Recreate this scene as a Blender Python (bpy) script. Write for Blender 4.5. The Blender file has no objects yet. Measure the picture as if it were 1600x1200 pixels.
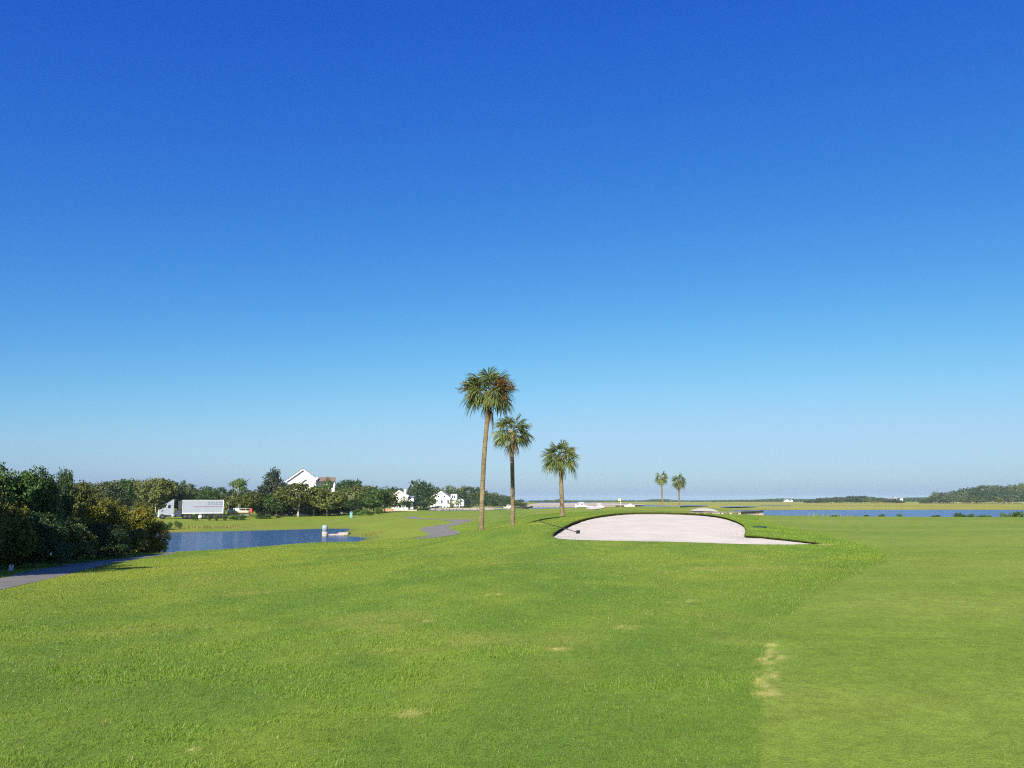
import bpy, bmesh, math, random
import numpy as np
from mathutils import Vector, Matrix
from mathutils.geometry import delaunay_2d_cdt

C = bpy.context.scene.collection
SC = bpy.context.scene
rad = math.radians

# ------------------------------------------------------------------ camera, world, sun, exposure
F_PX, HORIZON = 1209.0, 780.5            # focal length and horizon row of the 1600x1200 photograph
EYE = 5.2                                # eye height above the creek
PITCH = math.atan((HORIZON - 600) / F_PX)
cam_d = bpy.data.cameras.new('camera')
cam_d.sensor_width = 36.0
cam_d.lens = 36.0 * F_PX / 1600
cam_d.clip_start, cam_d.clip_end = 0.05, 40000
cam = bpy.data.objects.new('camera', cam_d)
C.objects.link(cam)
cam.location = (0, 0, EYE)
cam.rotation_euler = (math.pi / 2 + PITCH, 0, 0)
SC.camera = cam

SUN_AZ, SUN_EL = 15.5, 27.0              # degrees left of straight behind the camera; elevation
S = Vector((-math.sin(rad(SUN_AZ)) * math.cos(rad(SUN_EL)), -math.cos(rad(SUN_AZ)) * math.cos(rad(SUN_EL)), math.sin(rad(SUN_EL))))
sun_d = bpy.data.lights.new('sun', 'SUN')
sun_d.energy, sun_d.angle, sun_d.color = 4.6, rad(0.5), (1.0, 0.93, 0.82)
sun = bpy.data.objects.new('sun', sun_d)
C.objects.link(sun)
sun.rotation_euler = (-S).to_track_quat('-Z', 'Y').to_euler()
sun.location = (-30, -60, 60)

world = bpy.data.worlds.new('World')
SC.world = world
world.use_nodes = True
wn, wl = world.node_tree.nodes, world.node_tree.links
sky = wn.new('ShaderNodeTexSky')
sky.sky_type = 'NISHITA'
sky.sun_disc = False
sky.sun_elevation = rad(SUN_EL)
sky.sun_rotation = math.atan2(S.x, S.y)
sky.altitude = 0
sky.air_density, sky.dust_density, sky.ozone_density = 1.0, 1.0, 3.0
# the phone's colour rendering of the sky: a tone curve per channel, the same for every direction
sp = wn.new('ShaderNodeSeparateColor'); wl.new(sky.outputs[0], sp.inputs[0])
cb = wn.new('ShaderNodeCombineColor')
for ch, (gm, sc, cap) in enumerate(((2.016, .1025, 4.65), (1.36, .312, 5.75), (.485, 1.735, 9.0))):
    mn = wn.new('ShaderNodeMath'); mn.operation = 'SMOOTH_MIN'; mn.inputs[1].default_value = cap; mn.inputs[2].default_value = 2.0; wl.new(sp.outputs[ch], mn.inputs[0])
    pw = wn.new('ShaderNodeMath'); pw.operation = 'POWER'; pw.inputs[1].default_value = gm; wl.new(mn.outputs[0], pw.inputs[0])
    ml = wn.new('ShaderNodeMath'); ml.operation = 'MULTIPLY'; ml.inputs[1].default_value = sc; wl.new(pw.outputs[0], ml.inputs[0])
    wl.new(ml.outputs[0], cb.inputs[ch])
bg = wn['Background']
wl.new(cb.outputs[0], bg.inputs['Color'])
bg.inputs['Strength'].default_value = 0.1
SC.view_settings.view_transform = 'Standard'
SC.view_settings.look = 'None'
SC.view_settings.exposure = 1.0
SC.view_settings.gamma = 1.0
SC.cycles.use_denoising = False
SC.cycles.filter_width = 1.1
SC.cycles.sample_clamp_direct = 1.2
SC.cycles.sample_clamp_indirect = 1.0

# ------------------------------------------------------------------ helpers
CP, SP = math.cos(PITCH), math.sin(PITCH)
def ray(px, y):
    v = y - 600.0; den = F_PX * CP + v * SP
    return (px - 800.0) / den, (F_PX * SP - v * CP) / den        # x and z gained per metre forward
def W(px, y, d):
    a, b = ray(px, y); return Vector((a * d, d, EYE + b * d))
def PX(px, d, y=800):                                            # plan position only
    return ray(px, y)[0] * d, d

def tag(o, label=None, cat=None, group=None, kind=None):
    if label: o['label'] = label
    if cat: o['category'] = cat
    if group: o['group'] = group
    if kind: o['kind'] = kind
    return o
def empty(name, loc=(0, 0, 0), rz=0.0, sc=(1, 1, 1)):
    o = bpy.data.objects.new(name, None); C.objects.link(o)
    o.location = loc; o.rotation_euler = (0, 0, rz); o.scale = sc; o.empty_display_size = 0.2
    return o
def part(name, me, parent, label=None):
    o = bpy.data.objects.new(name, me); C.objects.link(o); o.parent = parent
    if label: o['label'] = label
    return o
def np_mesh(name, verts, faces, mat, smooth=False):              # faces: (n,3) or (n,4) array
    me = bpy.data.meshes.new(name)
    verts = np.asarray(verts, np.float32); faces = np.asarray(faces, np.int32)
    n, k = faces.shape
    me.vertices.add(len(verts)); me.vertices.foreach_set('co', verts.ravel())
    me.loops.add(n * k); me.loops.foreach_set('vertex_index', faces.ravel())
    me.polygons.add(n)
    me.polygons.foreach_set('loop_start', np.arange(0, n * k, k, dtype=np.int32))
    me.polygons.foreach_set('loop_total', np.full(n, k, np.int32))
    if smooth: me.polygons.foreach_set('use_smooth', np.ones(n, bool))
    me.update(calc_edges=True); me.validate()
    if mat: me.materials.append(mat)
    return me
def point_color(me, cols, name='col'):
    a = me.attributes.new(name, 'FLOAT_COLOR', 'POINT')
    c = np.ones((len(me.vertices), 4), np.float32); c[:, :3] = cols
    a.data.foreach_set('color', c.ravel())

class MB:
    """collects shapes into one mesh"""
    def __init__(s): s.v, s.f, s.sm = [], [], []
    def _add(s, vs, fs, smooth=False):
        b = len(s.v); s.v += [tuple(v) for v in vs]
        for f in fs: s.f.append(tuple(i + b for i in f)); s.sm.append(smooth)
    def box(s, x0, x1, y0, y1, z0, z1, m=None):
        vs = [(x, y, z) for z in (z0, z1) for y in (y0, y1) for x in (x0, x1)]
        if m is not None: vs = [m @ Vector(v) for v in vs]
        s._add(vs, [(0, 2, 3, 1), (4, 5, 7, 6), (0, 1, 5, 4), (2, 6, 7, 3), (0, 4, 6, 2), (1, 3, 7, 5)]); return s
    def prism(s, poly, axis, a, b, m=None):                      # poly of 2-D points extruded along an axis
        def mk(p, t):
            return {'x': (t, p[0], p[1]), 'y': (p[0], t, p[1]), 'z': (p[0], p[1], t)}[axis]
        n = len(poly); vs = [mk(p, a) for p in poly] + [mk(p, b) for p in poly]
        if m is not None: vs = [m @ Vector(v) for v in vs]
        s._add(vs, [tuple(range(n))[::-1], tuple(range(n, 2 * n))] + [(i, (i + 1) % n, n + (i + 1) % n, n + i) for i in range(n)]); return s
    def tube(s, pts, radii, seg=8, cap=True):
        pts = [Vector(p) for p in pts]; n = len(pts); vs, fs = [], []
        ref = Vector((1, 0.13, 0.07)).normalized()
        for i, p in enumerate(pts):
            t = (pts[min(i + 1, n - 1)] - pts[max(i - 1, 0)]).normalized()
            a = t.cross(ref)
            if a.length < 0.2: a = t.cross(Vector((0, 0, 1)))
            a.normalize(); b = t.cross(a)
            for k in range(seg):
                q = 2 * math.pi * k / seg
                vs.append(p + (a * math.cos(q) + b * math.sin(q)) * radii[i])
        for i in range(n - 1):
            for k in range(seg):
                k2 = (k + 1) % seg
                fs.append((i * seg + k, i * seg + k2, (i + 1) * seg + k2, (i + 1) * seg + k))
        if cap: fs += [tuple(range(seg)), tuple(range((n - 1) * seg, n * seg))[::-1]]
        s._add(vs, fs, True); return s
    def wheel(s, x, y, z, r, w, seg=20):                          # axis along y
        return s.tube([(x, y - w / 2, z), (x, y - w / 2 + .03, z), (x, y + w / 2 - .03, z), (x, y + w / 2, z)], [r * .9, r, r, r * .9], seg)
    def lathe(s, prof, cx=0, cy=0, seg=20):
        return s.tube([(cx, cy, z) for r, z in prof], [r for r, z in prof], seg)
    def mesh(s, name, mat):
        me = bpy.data.meshes.new(name); me.from_pydata(s.v, [], s.f)
        me.polygons.foreach_set('use_smooth', s.sm)
        bm = bmesh.new(); bm.from_mesh(me); bmesh.ops.recalc_face_normals(bm, faces=bm.faces); bm.to_mesh(me); bm.free()
        me.materials.append(mat); me.update(); return me
    def build(s, name, mat, parent=None, label=None):
        return part(name, s.mesh(name, mat), parent, label)

# numpy value noise
def _hash(ix, iy, seed):
    h = (ix.astype(np.int64) * 374761393 + iy.astype(np.int64) * 668265263 + seed * 144269504) & 0xffffffff
    h = ((h ^ (h >> 13)) * 1274126177) & 0xffffffff
    return ((h ^ (h >> 16)) & 0xffff) / 65535.0
def vnoise(x, y, seed=0):
    ix, iy = np.floor(x), np.floor(y); fx, fy = x - ix, y - iy
    fx, fy = fx * fx * (3 - 2 * fx), fy * fy * (3 - 2 * fy)
    a, b, c, d = _hash(ix, iy, seed), _hash(ix + 1, iy, seed), _hash(ix, iy + 1, seed), _hash(ix + 1, iy + 1, seed)
    return (a * (1 - fx) + b * fx) * (1 - fy) + (c * (1 - fx) + d * fx) * fy
def fbm(x, y, seed=0, o=4):
    t, amp, tot = 0, 1.0, 0
    for k in range(o):
        t = t + amp * vnoise(x * 2 ** k + 17.3 * k, y * 2 ** k - 9.1 * k, seed + k); tot += amp; amp *= .55
    return t / tot
def sstep(a, b, x):
    t = np.clip((x - a) / (b - a), 0, 1); return t * t * (3 - 2 * t)
def poly_sd(poly, x, y):
    """signed distance to polygon, negative inside"""
    P = np.asarray(poly, float); x = np.asarray(x, float); y = np.asarray(y, float)
    sh = x.shape; x, y = x.ravel(), y.ravel()
    d2 = np.full(x.shape, 1e18); ins = np.zeros(x.shape, bool)
    for i in range(len(P)):
        ax, ay = P[i]; bx, by = P[(i + 1) % len(P)]
        ex, ey = bx - ax, by - ay
        t = np.clip(((x - ax) * ex + (y - ay) * ey) / (ex * ex + ey * ey + 1e-12), 0, 1)
        d2 = np.minimum(d2, (x - ax - t * ex) ** 2 + (y - ay - t * ey) ** 2)
        cr = ((ay > y) != (by > y)) & (x < (bx - ax) * (y - ay) / (by - ay + 1e-12) + ax)
        ins ^= cr
    return (np.sqrt(d2) * np.where(ins, -1, 1)).reshape(sh)
def smooth_poly(pts, n):
    """closed Catmull-Rom through points (any dimension), n samples"""
    P = np.asarray(pts, float); m = len(P); out = []
    for q in np.linspace(0, m, n, endpoint=False):
        i = int(q); t = q - i
        a, b, c, d = P[(i - 1) % m], P[i % m], P[(i + 1) % m], P[(i + 2) % m]
        out.append(.5 * ((2 * b) + (c - a) * t + (2 * a - 5 * b + 4 * c - d) * t * t + (3 * b - a - 3 * c + d) * t ** 3))
    return np.array(out)

# ------------------------------------------------------------------ materials
def mat(name, col, rough=.7, spec=.3, metal=0.0, noise=0.0, scale=4.0, bump=0.0, bscale=20.0, alpha=None):
    m = bpy.data.materials.new(name); m.use_nodes = True
    nt = m.node_tree; n, l = nt.nodes, nt.links
    p = n['Principled BSDF']
    p.inputs['Roughness'].default_value = rough; p.inputs['Metallic'].default_value = metal
    p.inputs['Specular IOR Level'].default_value = spec
    p.inputs['Base Color'].default_value = (*col, 1)
    if noise or bump:
        tc = n.new('ShaderNodeTexCoord')
    if noise:
        t = n.new('ShaderNodeTexNoise'); t.inputs['Scale'].default_value = scale; t.inputs['Detail'].default_value = 6
        l.new(tc.outputs['Object'], t.inputs['Vector'])
        r = n.new('ShaderNodeMapRange'); r.inputs['From Min'].default_value = .3; r.inputs['From Max'].default_value = .7
        r.inputs['To Min'].default_value = 1 - noise; r.inputs['To Max'].default_value = 1 + noise
        l.new(t.outputs['Fac'], r.inputs['Value'])
        mx = n.new('ShaderNodeMix'); mx.data_type = 'RGBA'; mx.blend_type = 'MULTIPLY'; mx.inputs['Factor'].default_value = 1
        mx.inputs['A'].default_value = (*col, 1); l.new(r.outputs[0], mx.inputs['B'])
        l.new(mx.outputs['Result'], p.inputs['Base Color'])
    if bump:
        t = n.new('ShaderNodeTexNoise'); t.inputs['Scale'].default_value = bscale; t.inputs['Detail'].default_value = 4
        l.new(tc.outputs['Object'], t.inputs['Vector'])
        b = n.new('ShaderNodeBump'); b.inputs['Strength'].default_value = bump; b.inputs['Distance'].default_value = .05
        l.new(t.outputs['Fac'], b.inputs['Height']); l.new(b.outputs[0], p.inputs['Normal'])
    return m
def leaf_mat(name, dark, mid, light, trans=.25, rough=.55, objvar=.18):
    m = bpy.data.materials.new(name); m.use_nodes = True
    nt = m.node_tree; n, l = nt.nodes, nt.links
    p = n['Principled BSDF']; out = n['Material Output']
    g = n.new('ShaderNodeNewGeometry'); cr = n.new('ShaderNodeValToRGB')
    e = cr.color_ramp.elements
    e[0].position, e[0].color = 0.0, (*dark, 1); e[1].position, e[1].color = 1.0, (*light, 1)
    k = e.new(.5); k.color = (*mid, 1)
    l.new(g.outputs['Random Per Island'], cr.inputs[0])
    oi = n.new('ShaderNodeObjectInfo'); mr = n.new('ShaderNodeMapRange')
    mr.inputs['To Min'].default_value, mr.inputs['To Max'].default_value = 1 - objvar, 1 + objvar
    l.new(oi.outputs['Random'], mr.inputs['Value'])
    mx = n.new('ShaderNodeMix'); mx.data_type = 'RGBA'; mx.blend_type = 'MULTIPLY'; mx.inputs['Factor'].default_value = 1
    l.new(cr.outputs[0], mx.inputs['A']); l.new(mr.outputs[0], mx.inputs['B'])
    p.inputs['Roughness'].default_value = rough; p.inputs['Specular IOR Level'].default_value = .25
    tr = n.new('ShaderNodeBsdfTranslucent'); ms = n.new('ShaderNodeMixShader'); ms.inputs[0].default_value = trans
    l.new(mx.outputs['Result'], p.inputs['Base Color']); l.new(mx.outputs['Result'], tr.inputs['Color'])
    l.new(p.outputs[0], ms.inputs[1]); l.new(tr.outputs[0], ms.inputs[2]); l.new(ms.outputs[0], out.inputs['Surface'])
    return m
def grass_blade_mat(name):
    m = bpy.data.materials.new(name); m.use_nodes = True
    nt = m.node_tree; n, l = nt.nodes, nt.links
    p = n['Principled BSDF']; out = n['Material Output']
    a = n.new('ShaderNodeAttribute'); a.attribute_name = 'col'
    p.inputs['Roughness'].default_value = .6; p.inputs['Specular IOR Level'].default_value = .2
    tr = n.new('ShaderNodeBsdfTranslucent'); ms = n.new('ShaderNodeMixShader'); ms.inputs[0].default_value = .3
    l.new(a.outputs['Color'], p.inputs['Base Color']); l.new(a.outputs['Color'], tr.inputs['Color'])
    l.new(p.outputs[0], ms.inputs[1]); l.new(tr.outputs[0], ms.inputs[2]); l.new(ms.outputs[0], out.inputs['Surface'])
    return m
def ground_mat():
    m = bpy.data.materials.new('turf'); m.use_nodes = True
    nt = m.node_tree; n, l = nt.nodes, nt.links
    p = n['Principled BSDF']; p.inputs['Roughness'].default_value = .9; p.inputs['Specular IOR Level'].default_value = .1
    a = n.new('ShaderNodeAttribute'); a.attribute_name = 'col'
    tc = n.new('ShaderNodeTexCoord')
    last = a.outputs['Color']
    for sc, lo, hi, fa, fb in ((70, .3, .7, .62, 1.38), (11, .3, .7, .78, 1.22), (1.6, .3, .7, .86, 1.14)):
        t = n.new('ShaderNodeTexNoise'); t.inputs['Scale'].default_value = sc; t.inputs['Detail'].default_value = 5; t.inputs['Roughness'].default_value = .65
        l.new(tc.outputs['Object'], t.inputs['Vector'])
        r = n.new('ShaderNodeMapRange')
        for nm, v in (('From Min', lo), ('From Max', hi), ('To Min', fa), ('To Max', fb)): r.inputs[nm].default_value = v
        l.new(t.outputs['Fac'], r.inputs['Value'])
        mx = n.new('ShaderNodeMix'); mx.data_type = 'RGBA'; mx.blend_type = 'MULTIPLY'; mx.inputs['Factor'].default_value = 1
        l.new(last, mx.inputs['A']); l.new(r.outputs[0], mx.inputs['B']); last = mx.outputs['Result']
    l.new(last, p.inputs['Base Color'])
    t = n.new('ShaderNodeTexNoise'); t.inputs['Scale'].default_value = 55; t.inputs['Detail'].default_value = 5
    l.new(tc.outputs['Object'], t.inputs['Vector'])
    b = n.new('ShaderNodeBump'); b.inputs['Strength'].default_value = .6; b.inputs['Distance'].default_value = .012
    l.new(t.outputs['Fac'], b.inputs['Height']); l.new(b.outputs[0], p.inputs['Normal'])
    return m
def water_mat(name, col, sx, sy, strength, dist):
    m = bpy.data.materials.new(name); m.use_nodes = True
    nt = m.node_tree; n, l = nt.nodes, nt.links
    p = n['Principled BSDF']; p.inputs['Base Color'].default_value = (*col, 1)
    p.inputs['Roughness'].default_value = .16; p.inputs['IOR'].default_value = 1.33
    tc = n.new('ShaderNodeTexCoord'); mp = n.new('ShaderNodeMapping'); mp.inputs['Scale'].default_value = (sx, sy, 1)
    l.new(tc.outputs['Object'], mp.inputs['Vector'])
    t = n.new('ShaderNodeTexNoise'); t.inputs['Scale'].default_value = 1; t.inputs['Detail'].default_value = 5; t.inputs['Roughness'].default_value = .6
    l.new(mp.outputs[0], t.inputs['Vector'])
    b = n.new('ShaderNodeBump'); b.inputs['Strength'].default_value = strength; b.inputs['Distance'].default_value = dist
    l.new(t.outputs['Fac'], b.inputs['Height']); l.new(b.outputs[0], p.inputs['Normal'])
    return m

M = {}
M['turf'] = ground_mat()
M['blade'] = grass_blade_mat('grass_blades')
M['sand'] = mat('bunker_sand', (.59, .53, .437), .95, .1, noise=.07, scale=.9, bump=.25, bscale=9)
def sand_detail(m):
    n, l = m.node_tree.nodes, m.node_tree.links; p = n['Principled BSDF']; old = p.inputs['Normal'].links[0].from_node
    tc = n.new('ShaderNodeTexCoord'); w = n.new('ShaderNodeTexWave'); w.bands_direction = 'DIAGONAL'; w.inputs['Scale'].default_value = 2.2; w.inputs['Distortion'].default_value = 7; w.inputs['Detail'].default_value = 3; w.inputs['Detail Scale'].default_value = .5
    l.new(tc.outputs['Object'], w.inputs['Vector']); b = n.new('ShaderNodeBump'); b.inputs['Strength'].default_value = .45; b.inputs['Distance'].default_value = .02
    v = n.new('ShaderNodeTexVoronoi'); v.inputs['Scale'].default_value = 1.7; l.new(tc.outputs['Object'], v.inputs['Vector'])
    b2 = n.new('ShaderNodeBump'); b2.inputs['Strength'].default_value = .35; b2.inputs['Distance'].default_value = .05; l.new(v.outputs['Distance'], b2.inputs['Height']); l.new(old.outputs[0], b2.inputs['Normal'])
    l.new(w.outputs['Fac'], b.inputs['Height']); l.new(b2.outputs[0], b.inputs['Normal']); l.new(b.outputs[0], p.inputs['Normal'])
sand_detail(M['sand'])
M['beach'] = mat('beach_sand', (.50, .40, .30), .95, .1, noise=.2, scale=.05)
M['lip'] = mat('cut_turf_edge', (.085, .088, .030), 1, 0, noise=.6, scale=14, bump=.6, bscale=40)
M['asphalt'] = mat('worn_asphalt', (.20, .184, .158), .9, .2, noise=.16, scale=1.2, bump=.3, bscale=60)
M['pond'] = water_mat('pond_water', (.022, .070, .19), .8, 2.4, 1.0, 1.1)
M['creek'] = water_mat('creek_water', (.016, .058, .20), .22, .6, 1.0, 2.2)
M['white'] = mat('white_paint', (.80, .79, .76), .5, .4, noise=.04, scale=1)
M['cream'] = mat('cream_siding', (.74, .72, .62), .6, .3, noise=.05, scale=.5)
M['grey_roof'] = mat('grey_shingles', (.22, .23, .24), .85, .2, noise=.2, scale=3)
M['brown_roof'] = mat('brown_shingles', (.22, .145, .115), .85, .2, noise=.2, scale=3)
M['dark_roof'] = mat('dark_shingles', (.10, .10, .11), .85, .2, noise=.2, scale=3)
M['glass'] = mat('window_glass', (.02, .026, .035), .3, .2)
M['bluegrey'] = mat('blue_grey_siding', (.42, .48, .54), .7, .3, noise=.06, scale=1)
M['truck'] = mat('truck_silver_paint', (.27, .295, .35), .45, .5, noise=.06, scale=.8)
M['truck_white'] = mat('truck_white_paint', (.62, .63, .66), .4, .5)
M['black'] = mat('black_rubber', (.018, .018, .02), .8, .3)
M['chassis'] = mat('dark_chassis', (.035, .04, .055), .6, .4, noise=.3, scale=3)
M['letter'] = mat('faded_blue_lettering', (.12, .14, .24), .6)
M['stripe_b'] = mat('blue_stripe', (.06, .04, .16), .6)
M['stripe_r'] = mat('pale_red_stripe', (.40, .25, .29), .6)
M['red'] = mat('red_paint', (.55, .03, .025), .5)
M['wood'] = mat('weathered_timber', (.17, .14, .11), .9, .2, noise=.3, scale=3)
M['wood_pale'] = mat('pale_timber', (.36, .31, .24), .9, .2, noise=.25, scale=3)
M['yellow'] = mat('yellow_plastic', (.70, .62, .06), .6)
M['teal'] = mat('teal_metal', (.12, .28, .28), .6, noise=.1)
M['barrel'] = mat('blue_grey_concrete', (.24, .31, .35), .9, .2, noise=.2, scale=2)
M['concrete'] = mat('pale_concrete', (.36, .31, .25), .9, .2, noise=.2, scale=2)
M['grey'] = mat('grey_metal', (.3, .31, .33), .5, .4)
M['bark'] = mat('grey_brown_bark', (.15, .115, .085), .95, .1, noise=.35, scale=3, bump=.6, bscale=14)
M['bark_pale'] = mat('pale_bark', (.36, .31, .25), .95, .1, noise=.3, scale=3)
M['lime'] = mat('pale_green_paint', (.62, .68, .20), .6)

# ------------------------------------------------------------------ terrain
BUNK = [  # px, row, metres forward : rim of the large bunker
    (862, 838, 33.4), (866, 841.5, 32.5), (875, 844, 31.8), (900, 845.5, 31.2), (950, 847, 30.7), (1000, 848, 30.3), (1050, 849, 30.0),
    (1100, 850.5, 29.7), (1150, 852, 29.4), (1200, 853, 29.2), (1240, 853.2, 29.1), (1262, 852.8, 29.2), (1284, 851.5, 29.5),
    (1262, 848.3, 30.2), (1240, 845.6, 31.0), (1215, 842.6, 32.0), (1190, 840, 33.0), (1174, 838.8, 33.6), (1164, 837.5, 34.3), (1166, 833, 35.8),
    (1166, 828.5, 37.2), (1162, 822.5, 39.4), (1152, 816.5, 41.7), (1138, 811.5, 43.8), (1120, 807.5, 45.6), (1100, 805, 47.0), (1080, 803.7, 47.8),
    (1050, 802.4, 48.6), (1020, 802, 49), (990, 802.2, 49), (965, 803.5, 48.3), (940, 806.3, 46.8), (915, 811.3, 44.2), (898, 816.3, 41.8),
    (885, 822, 39.2), (875, 827.5, 36.9), (866, 833.5, 34.8)]
CPTS = list(BUNK) + [
    (752, 830, 40), (801, 824, 48), (878, 808, 56),
    (0, 1050, 8.6), (0, 925, 18), (0, 905, 22.5), (150, 885, 33), (200, 880, 36), (270, 866, 45), (400, 853, 54), (490, 848, 60), (570, 846, 72),
    (500, 870, 38), (600, 860, 45), (640, 845, 62), (750, 850, 33), (750, 900, 18), (600, 900, 20), (600, 1000, 10.5), (400, 900, 23), (400, 1000, 11),
    (200, 900, 24.5), (200, 1000, 11.3), (1000, 900, 18), (1000, 1000, 9.8), (1300, 900, 17.5), (1400, 1000, 9.6), (1600, 900, 17.5), (800, 1200, 5.14),
    (200, 1200, 5.3), (1500, 1200, 5.14), (1400, 870, 24), (1500, 840, 35), (1500, 815, 60), (1600, 810, 70), (1300, 810, 68), (1230, 809, 73),
    (1210, 820, 50), (1170, 805, 85), (1110, 803, 92), (1250, 830, 40), (1320, 850, 30),
    (1000, 798, 103), (1000, 794, 170), (950, 797, 120), (900, 800, 97), (1036, 793.5, 170), (1062, 793.5, 172), (960, 792, 205), (1040, 792, 205), (1150, 799, 125),
    (830, 806, 76), (830, 797, 190), (750, 799, 190), (700, 803, 170), (672, 803, 185), (640, 801, 200), (600, 803, 190), (700, 830, 75), (668, 838, 80),
    (690, 812, 120), (735, 815, 106), (600, 830, 105), (600, 815, 140), (550, 808, 170), (480, 808, 180), (560, 820, 140), (300, 812, 165), (400, 809, 175),
    (330, 825, 126), (210, 810, 170), (830, 815, 60), (700, 850, 48),
    (1098, 800.3, 104), (1100, 795.2, 118), (1060, 797.5, 112), (1140, 800.5, 108), (925, 797.2, 138), (936, 792.0, 152), (900, 796, 150), (960, 793.5, 150)]
XYZ = [W(*c) for c in CPTS]
for px, d, drop in ((-400, 20, 2.6), (-300, 45, 3.5), (-200, 100, 4.3), (2000, 30, 1.7), (2000, 70, 1.75), (200, 400, 4.0), (0, 300, 4.0), (650, 450, 4.3), (800, 450, 4.3),
                    (-300, 500, 3.8), (2200, 9, 1.65), (-600, 8, 1.9), (500, 250, 4.1), (300, 250, 4.1), (600, 330, 4.4), (1000, 65, 1.32), (950, 62, 1.3), (1080, 65, 1.38), (60, 120, 4.3), (500, 700, 3), (200, 800, 3),
                    (800, 1, 1.65), (2400, 1, 1.65), (-900, 1, 1.75), (800, 3, 1.65)):
    x, d = PX(px, d); XYZ.append(Vector((x, d, EYE - drop)))
XYZ = np.array([tuple(v) for v in XYZ])
def _uw(x, y):
    yy = np.maximum(y, -3.0) + 6
    return np.clip(x / yy, -1.4, 1.4), .42 * np.log(yy)
def _tps_fit(X):
    u, w = _uw(X[:, 0], X[:, 1]); n = len(X)
    r2 = (u[:, None] - u) ** 2 + (w[:, None] - w) ** 2
    K = np.where(r2 > 1e-12, .5 * r2 * np.log(r2 + 1e-15), 0) + np.eye(n) * 2e-5
    Pm = np.c_[np.ones(n), u, w]
    A = np.block([[K, Pm], [Pm.T, np.zeros((3, 3))]])
    # heights weighted by 1/distance so far points keep their rows in the view
    return u, w, np.linalg.solve(A, np.r_[X[:, 2], 0, 0, 0])
TU, TW, TC = _tps_fit(XYZ)
def base_height(x, y):
    x = np.asarray(x, float); y = np.asarray(y, float); sh = x.shape; x, y = x.ravel(), y.ravel()
    out = np.empty(len(x))
    for i in range(0, len(x), 40000):
        u, w = _uw(x[i:i + 40000], y[i:i + 40000])
        r2 = (u[:, None] - TU) ** 2 + (w[:, None] - TW) ** 2
        out[i:i + 40000] = (.5 * r2 * np.log(r2 + 1e-15)) @ TC[:-3] + TC[-3] + TC[-2] * u + TC[-1] * w
    return out.reshape(sh)
POND_Z = EYE - 4.75
def water_pt(px, y, z=POND_Z):
    a, b = ray(px, y); d = (z - EYE) / b; return a * d, d
POND = [PX(90, 62), PX(180, 54), PX(265, 52.5), PX(330, 56), PX(400, 61.5), PX(490, 71), water_pt(530, 847.8), water_pt(560, 847), water_pt(568, 843.5), water_pt(577, 840.8), water_pt(556, 838.6), water_pt(538, 837.2), water_pt(541, 831),
        water_pt(545, 826.3), water_pt(505, 826.3), water_pt(440, 828), water_pt(380, 829.6), water_pt(320, 831), water_pt(265, 832), PX(150, 112), PX(60, 100)]
POND = smooth_poly(POND, 120)
SEA = [PX(*p) for p in ((3200, 78), (1600, 84), (1400, 86), (1262, 90), (1235, 112), (1206, 165), (1110, 225), (900, 245), (760, 236), (690, 262), (666, 330), (671, 392), (720, 402), (770, 410), (826, 440), (845, 900), (860, 3000))] + [(9000, 3000), (9000, 60)]
def height(x, y):
    x = np.asarray(x, float); y = np.asarray(y, float)
    z = np.maximum(base_height(x, y), .62)
    z = z + .05 * (fbm(x / 7, y / 7, 3, 2) - .5) * sstep(6, 14, y)
    z = z + .12 * (fbm(x / 9, y / 14, 31, 2) - .5) * sstep(20, 40, y) * sstep(2, 12, x - 4)
    sd = poly_sd(POND, x, y)
    z = np.where(sd < 0, POND_Z - np.minimum(.9, .12 * -sd) , POND_Z + (z - POND_Z) * (.08 + .92 * sstep(0, 6.5, sd)) + .05)
    sd = poly_sd(SEA, x, y)
    z = np.where(sd < 0, .15 - np.minimum(1.6, .2 * -sd), .15 + (z - .15) * sstep(-.5, 11, sd))
    return z
def zg(x, y): return float(height(np.array([x]), np.array([y]))[0])
_DS = np.geomspace(3, 950, 2600)
def hit(px, y):
    a, b = ray(px, y); zt = height(a * _DS, _DS); k = np.argmax(EYE + b * _DS < zt)
    if k == 0: k = len(_DS) - 1
    d = _DS[k]; return Vector((a * d, d, zg(a * d, d)))
def ground_at(px, d):
    x, d = PX(px, d); return Vector((x, d, zg(x, d)))

# albedo of the turf
ZONE = [W(*c) for c in ((1185, 1230, 4.9), (1186, 1150, 5.9), (1188, 1080, 7.2), (1202, 1010, 9.4), (1238, 965, 11.5), (1290, 925, 14.6), (1345, 900, 17.5), (1385, 882, 21), (1388, 872, 23.5), (1370, 862, 26.5), (1330, 850, 30.5), (1280, 838, 36),
        (1235, 829, 41), (1200, 822, 47), (1180, 817, 53))]
ZONE = [(v.x, v.y) for v in ZONE] + [PX(1185, 60), PX(1190, 75), PX(1290, 82), PX(3000, 82), (60, 0), (2, 0)]
DRY = [(1207, 1018, 9.1, .09, .10), (1203, 1030, 8.7, .12, .08), (1200, 1047, 8.2, .10, .12), (1201, 1065, 7.6, .08, .16), (1206, 1104, 6.8, .10, .05), (1197, 1085, 7.2, .05, .2), (1215, 1040, 8.4, .16, .05), (1072, 945, 13, .16, .10), (665, 975, 11.5, .10, .05), (600, 1023, 9.4, .12, .05),
       (300, 1178, 5.5, .03, .025), (165, 1125, 6.3, .03, .02), (775, 938, 14, .12, .06), (1245, 1088, 7.1, .16, .02), (980, 980, 10.5, .18, .06), (840, 828, 42, .5, .4), (1290, 852, 29, .4, .2), (640, 1120, 6.4, .1, .05), (875, 1020, 9, .12, .05)]
DRYP = [(W(px, y, d).x, d, a, b) for px, y, d, a, b in DRY]
def lerp(a, b, t): return a + (b - a) * t[..., None]
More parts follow.
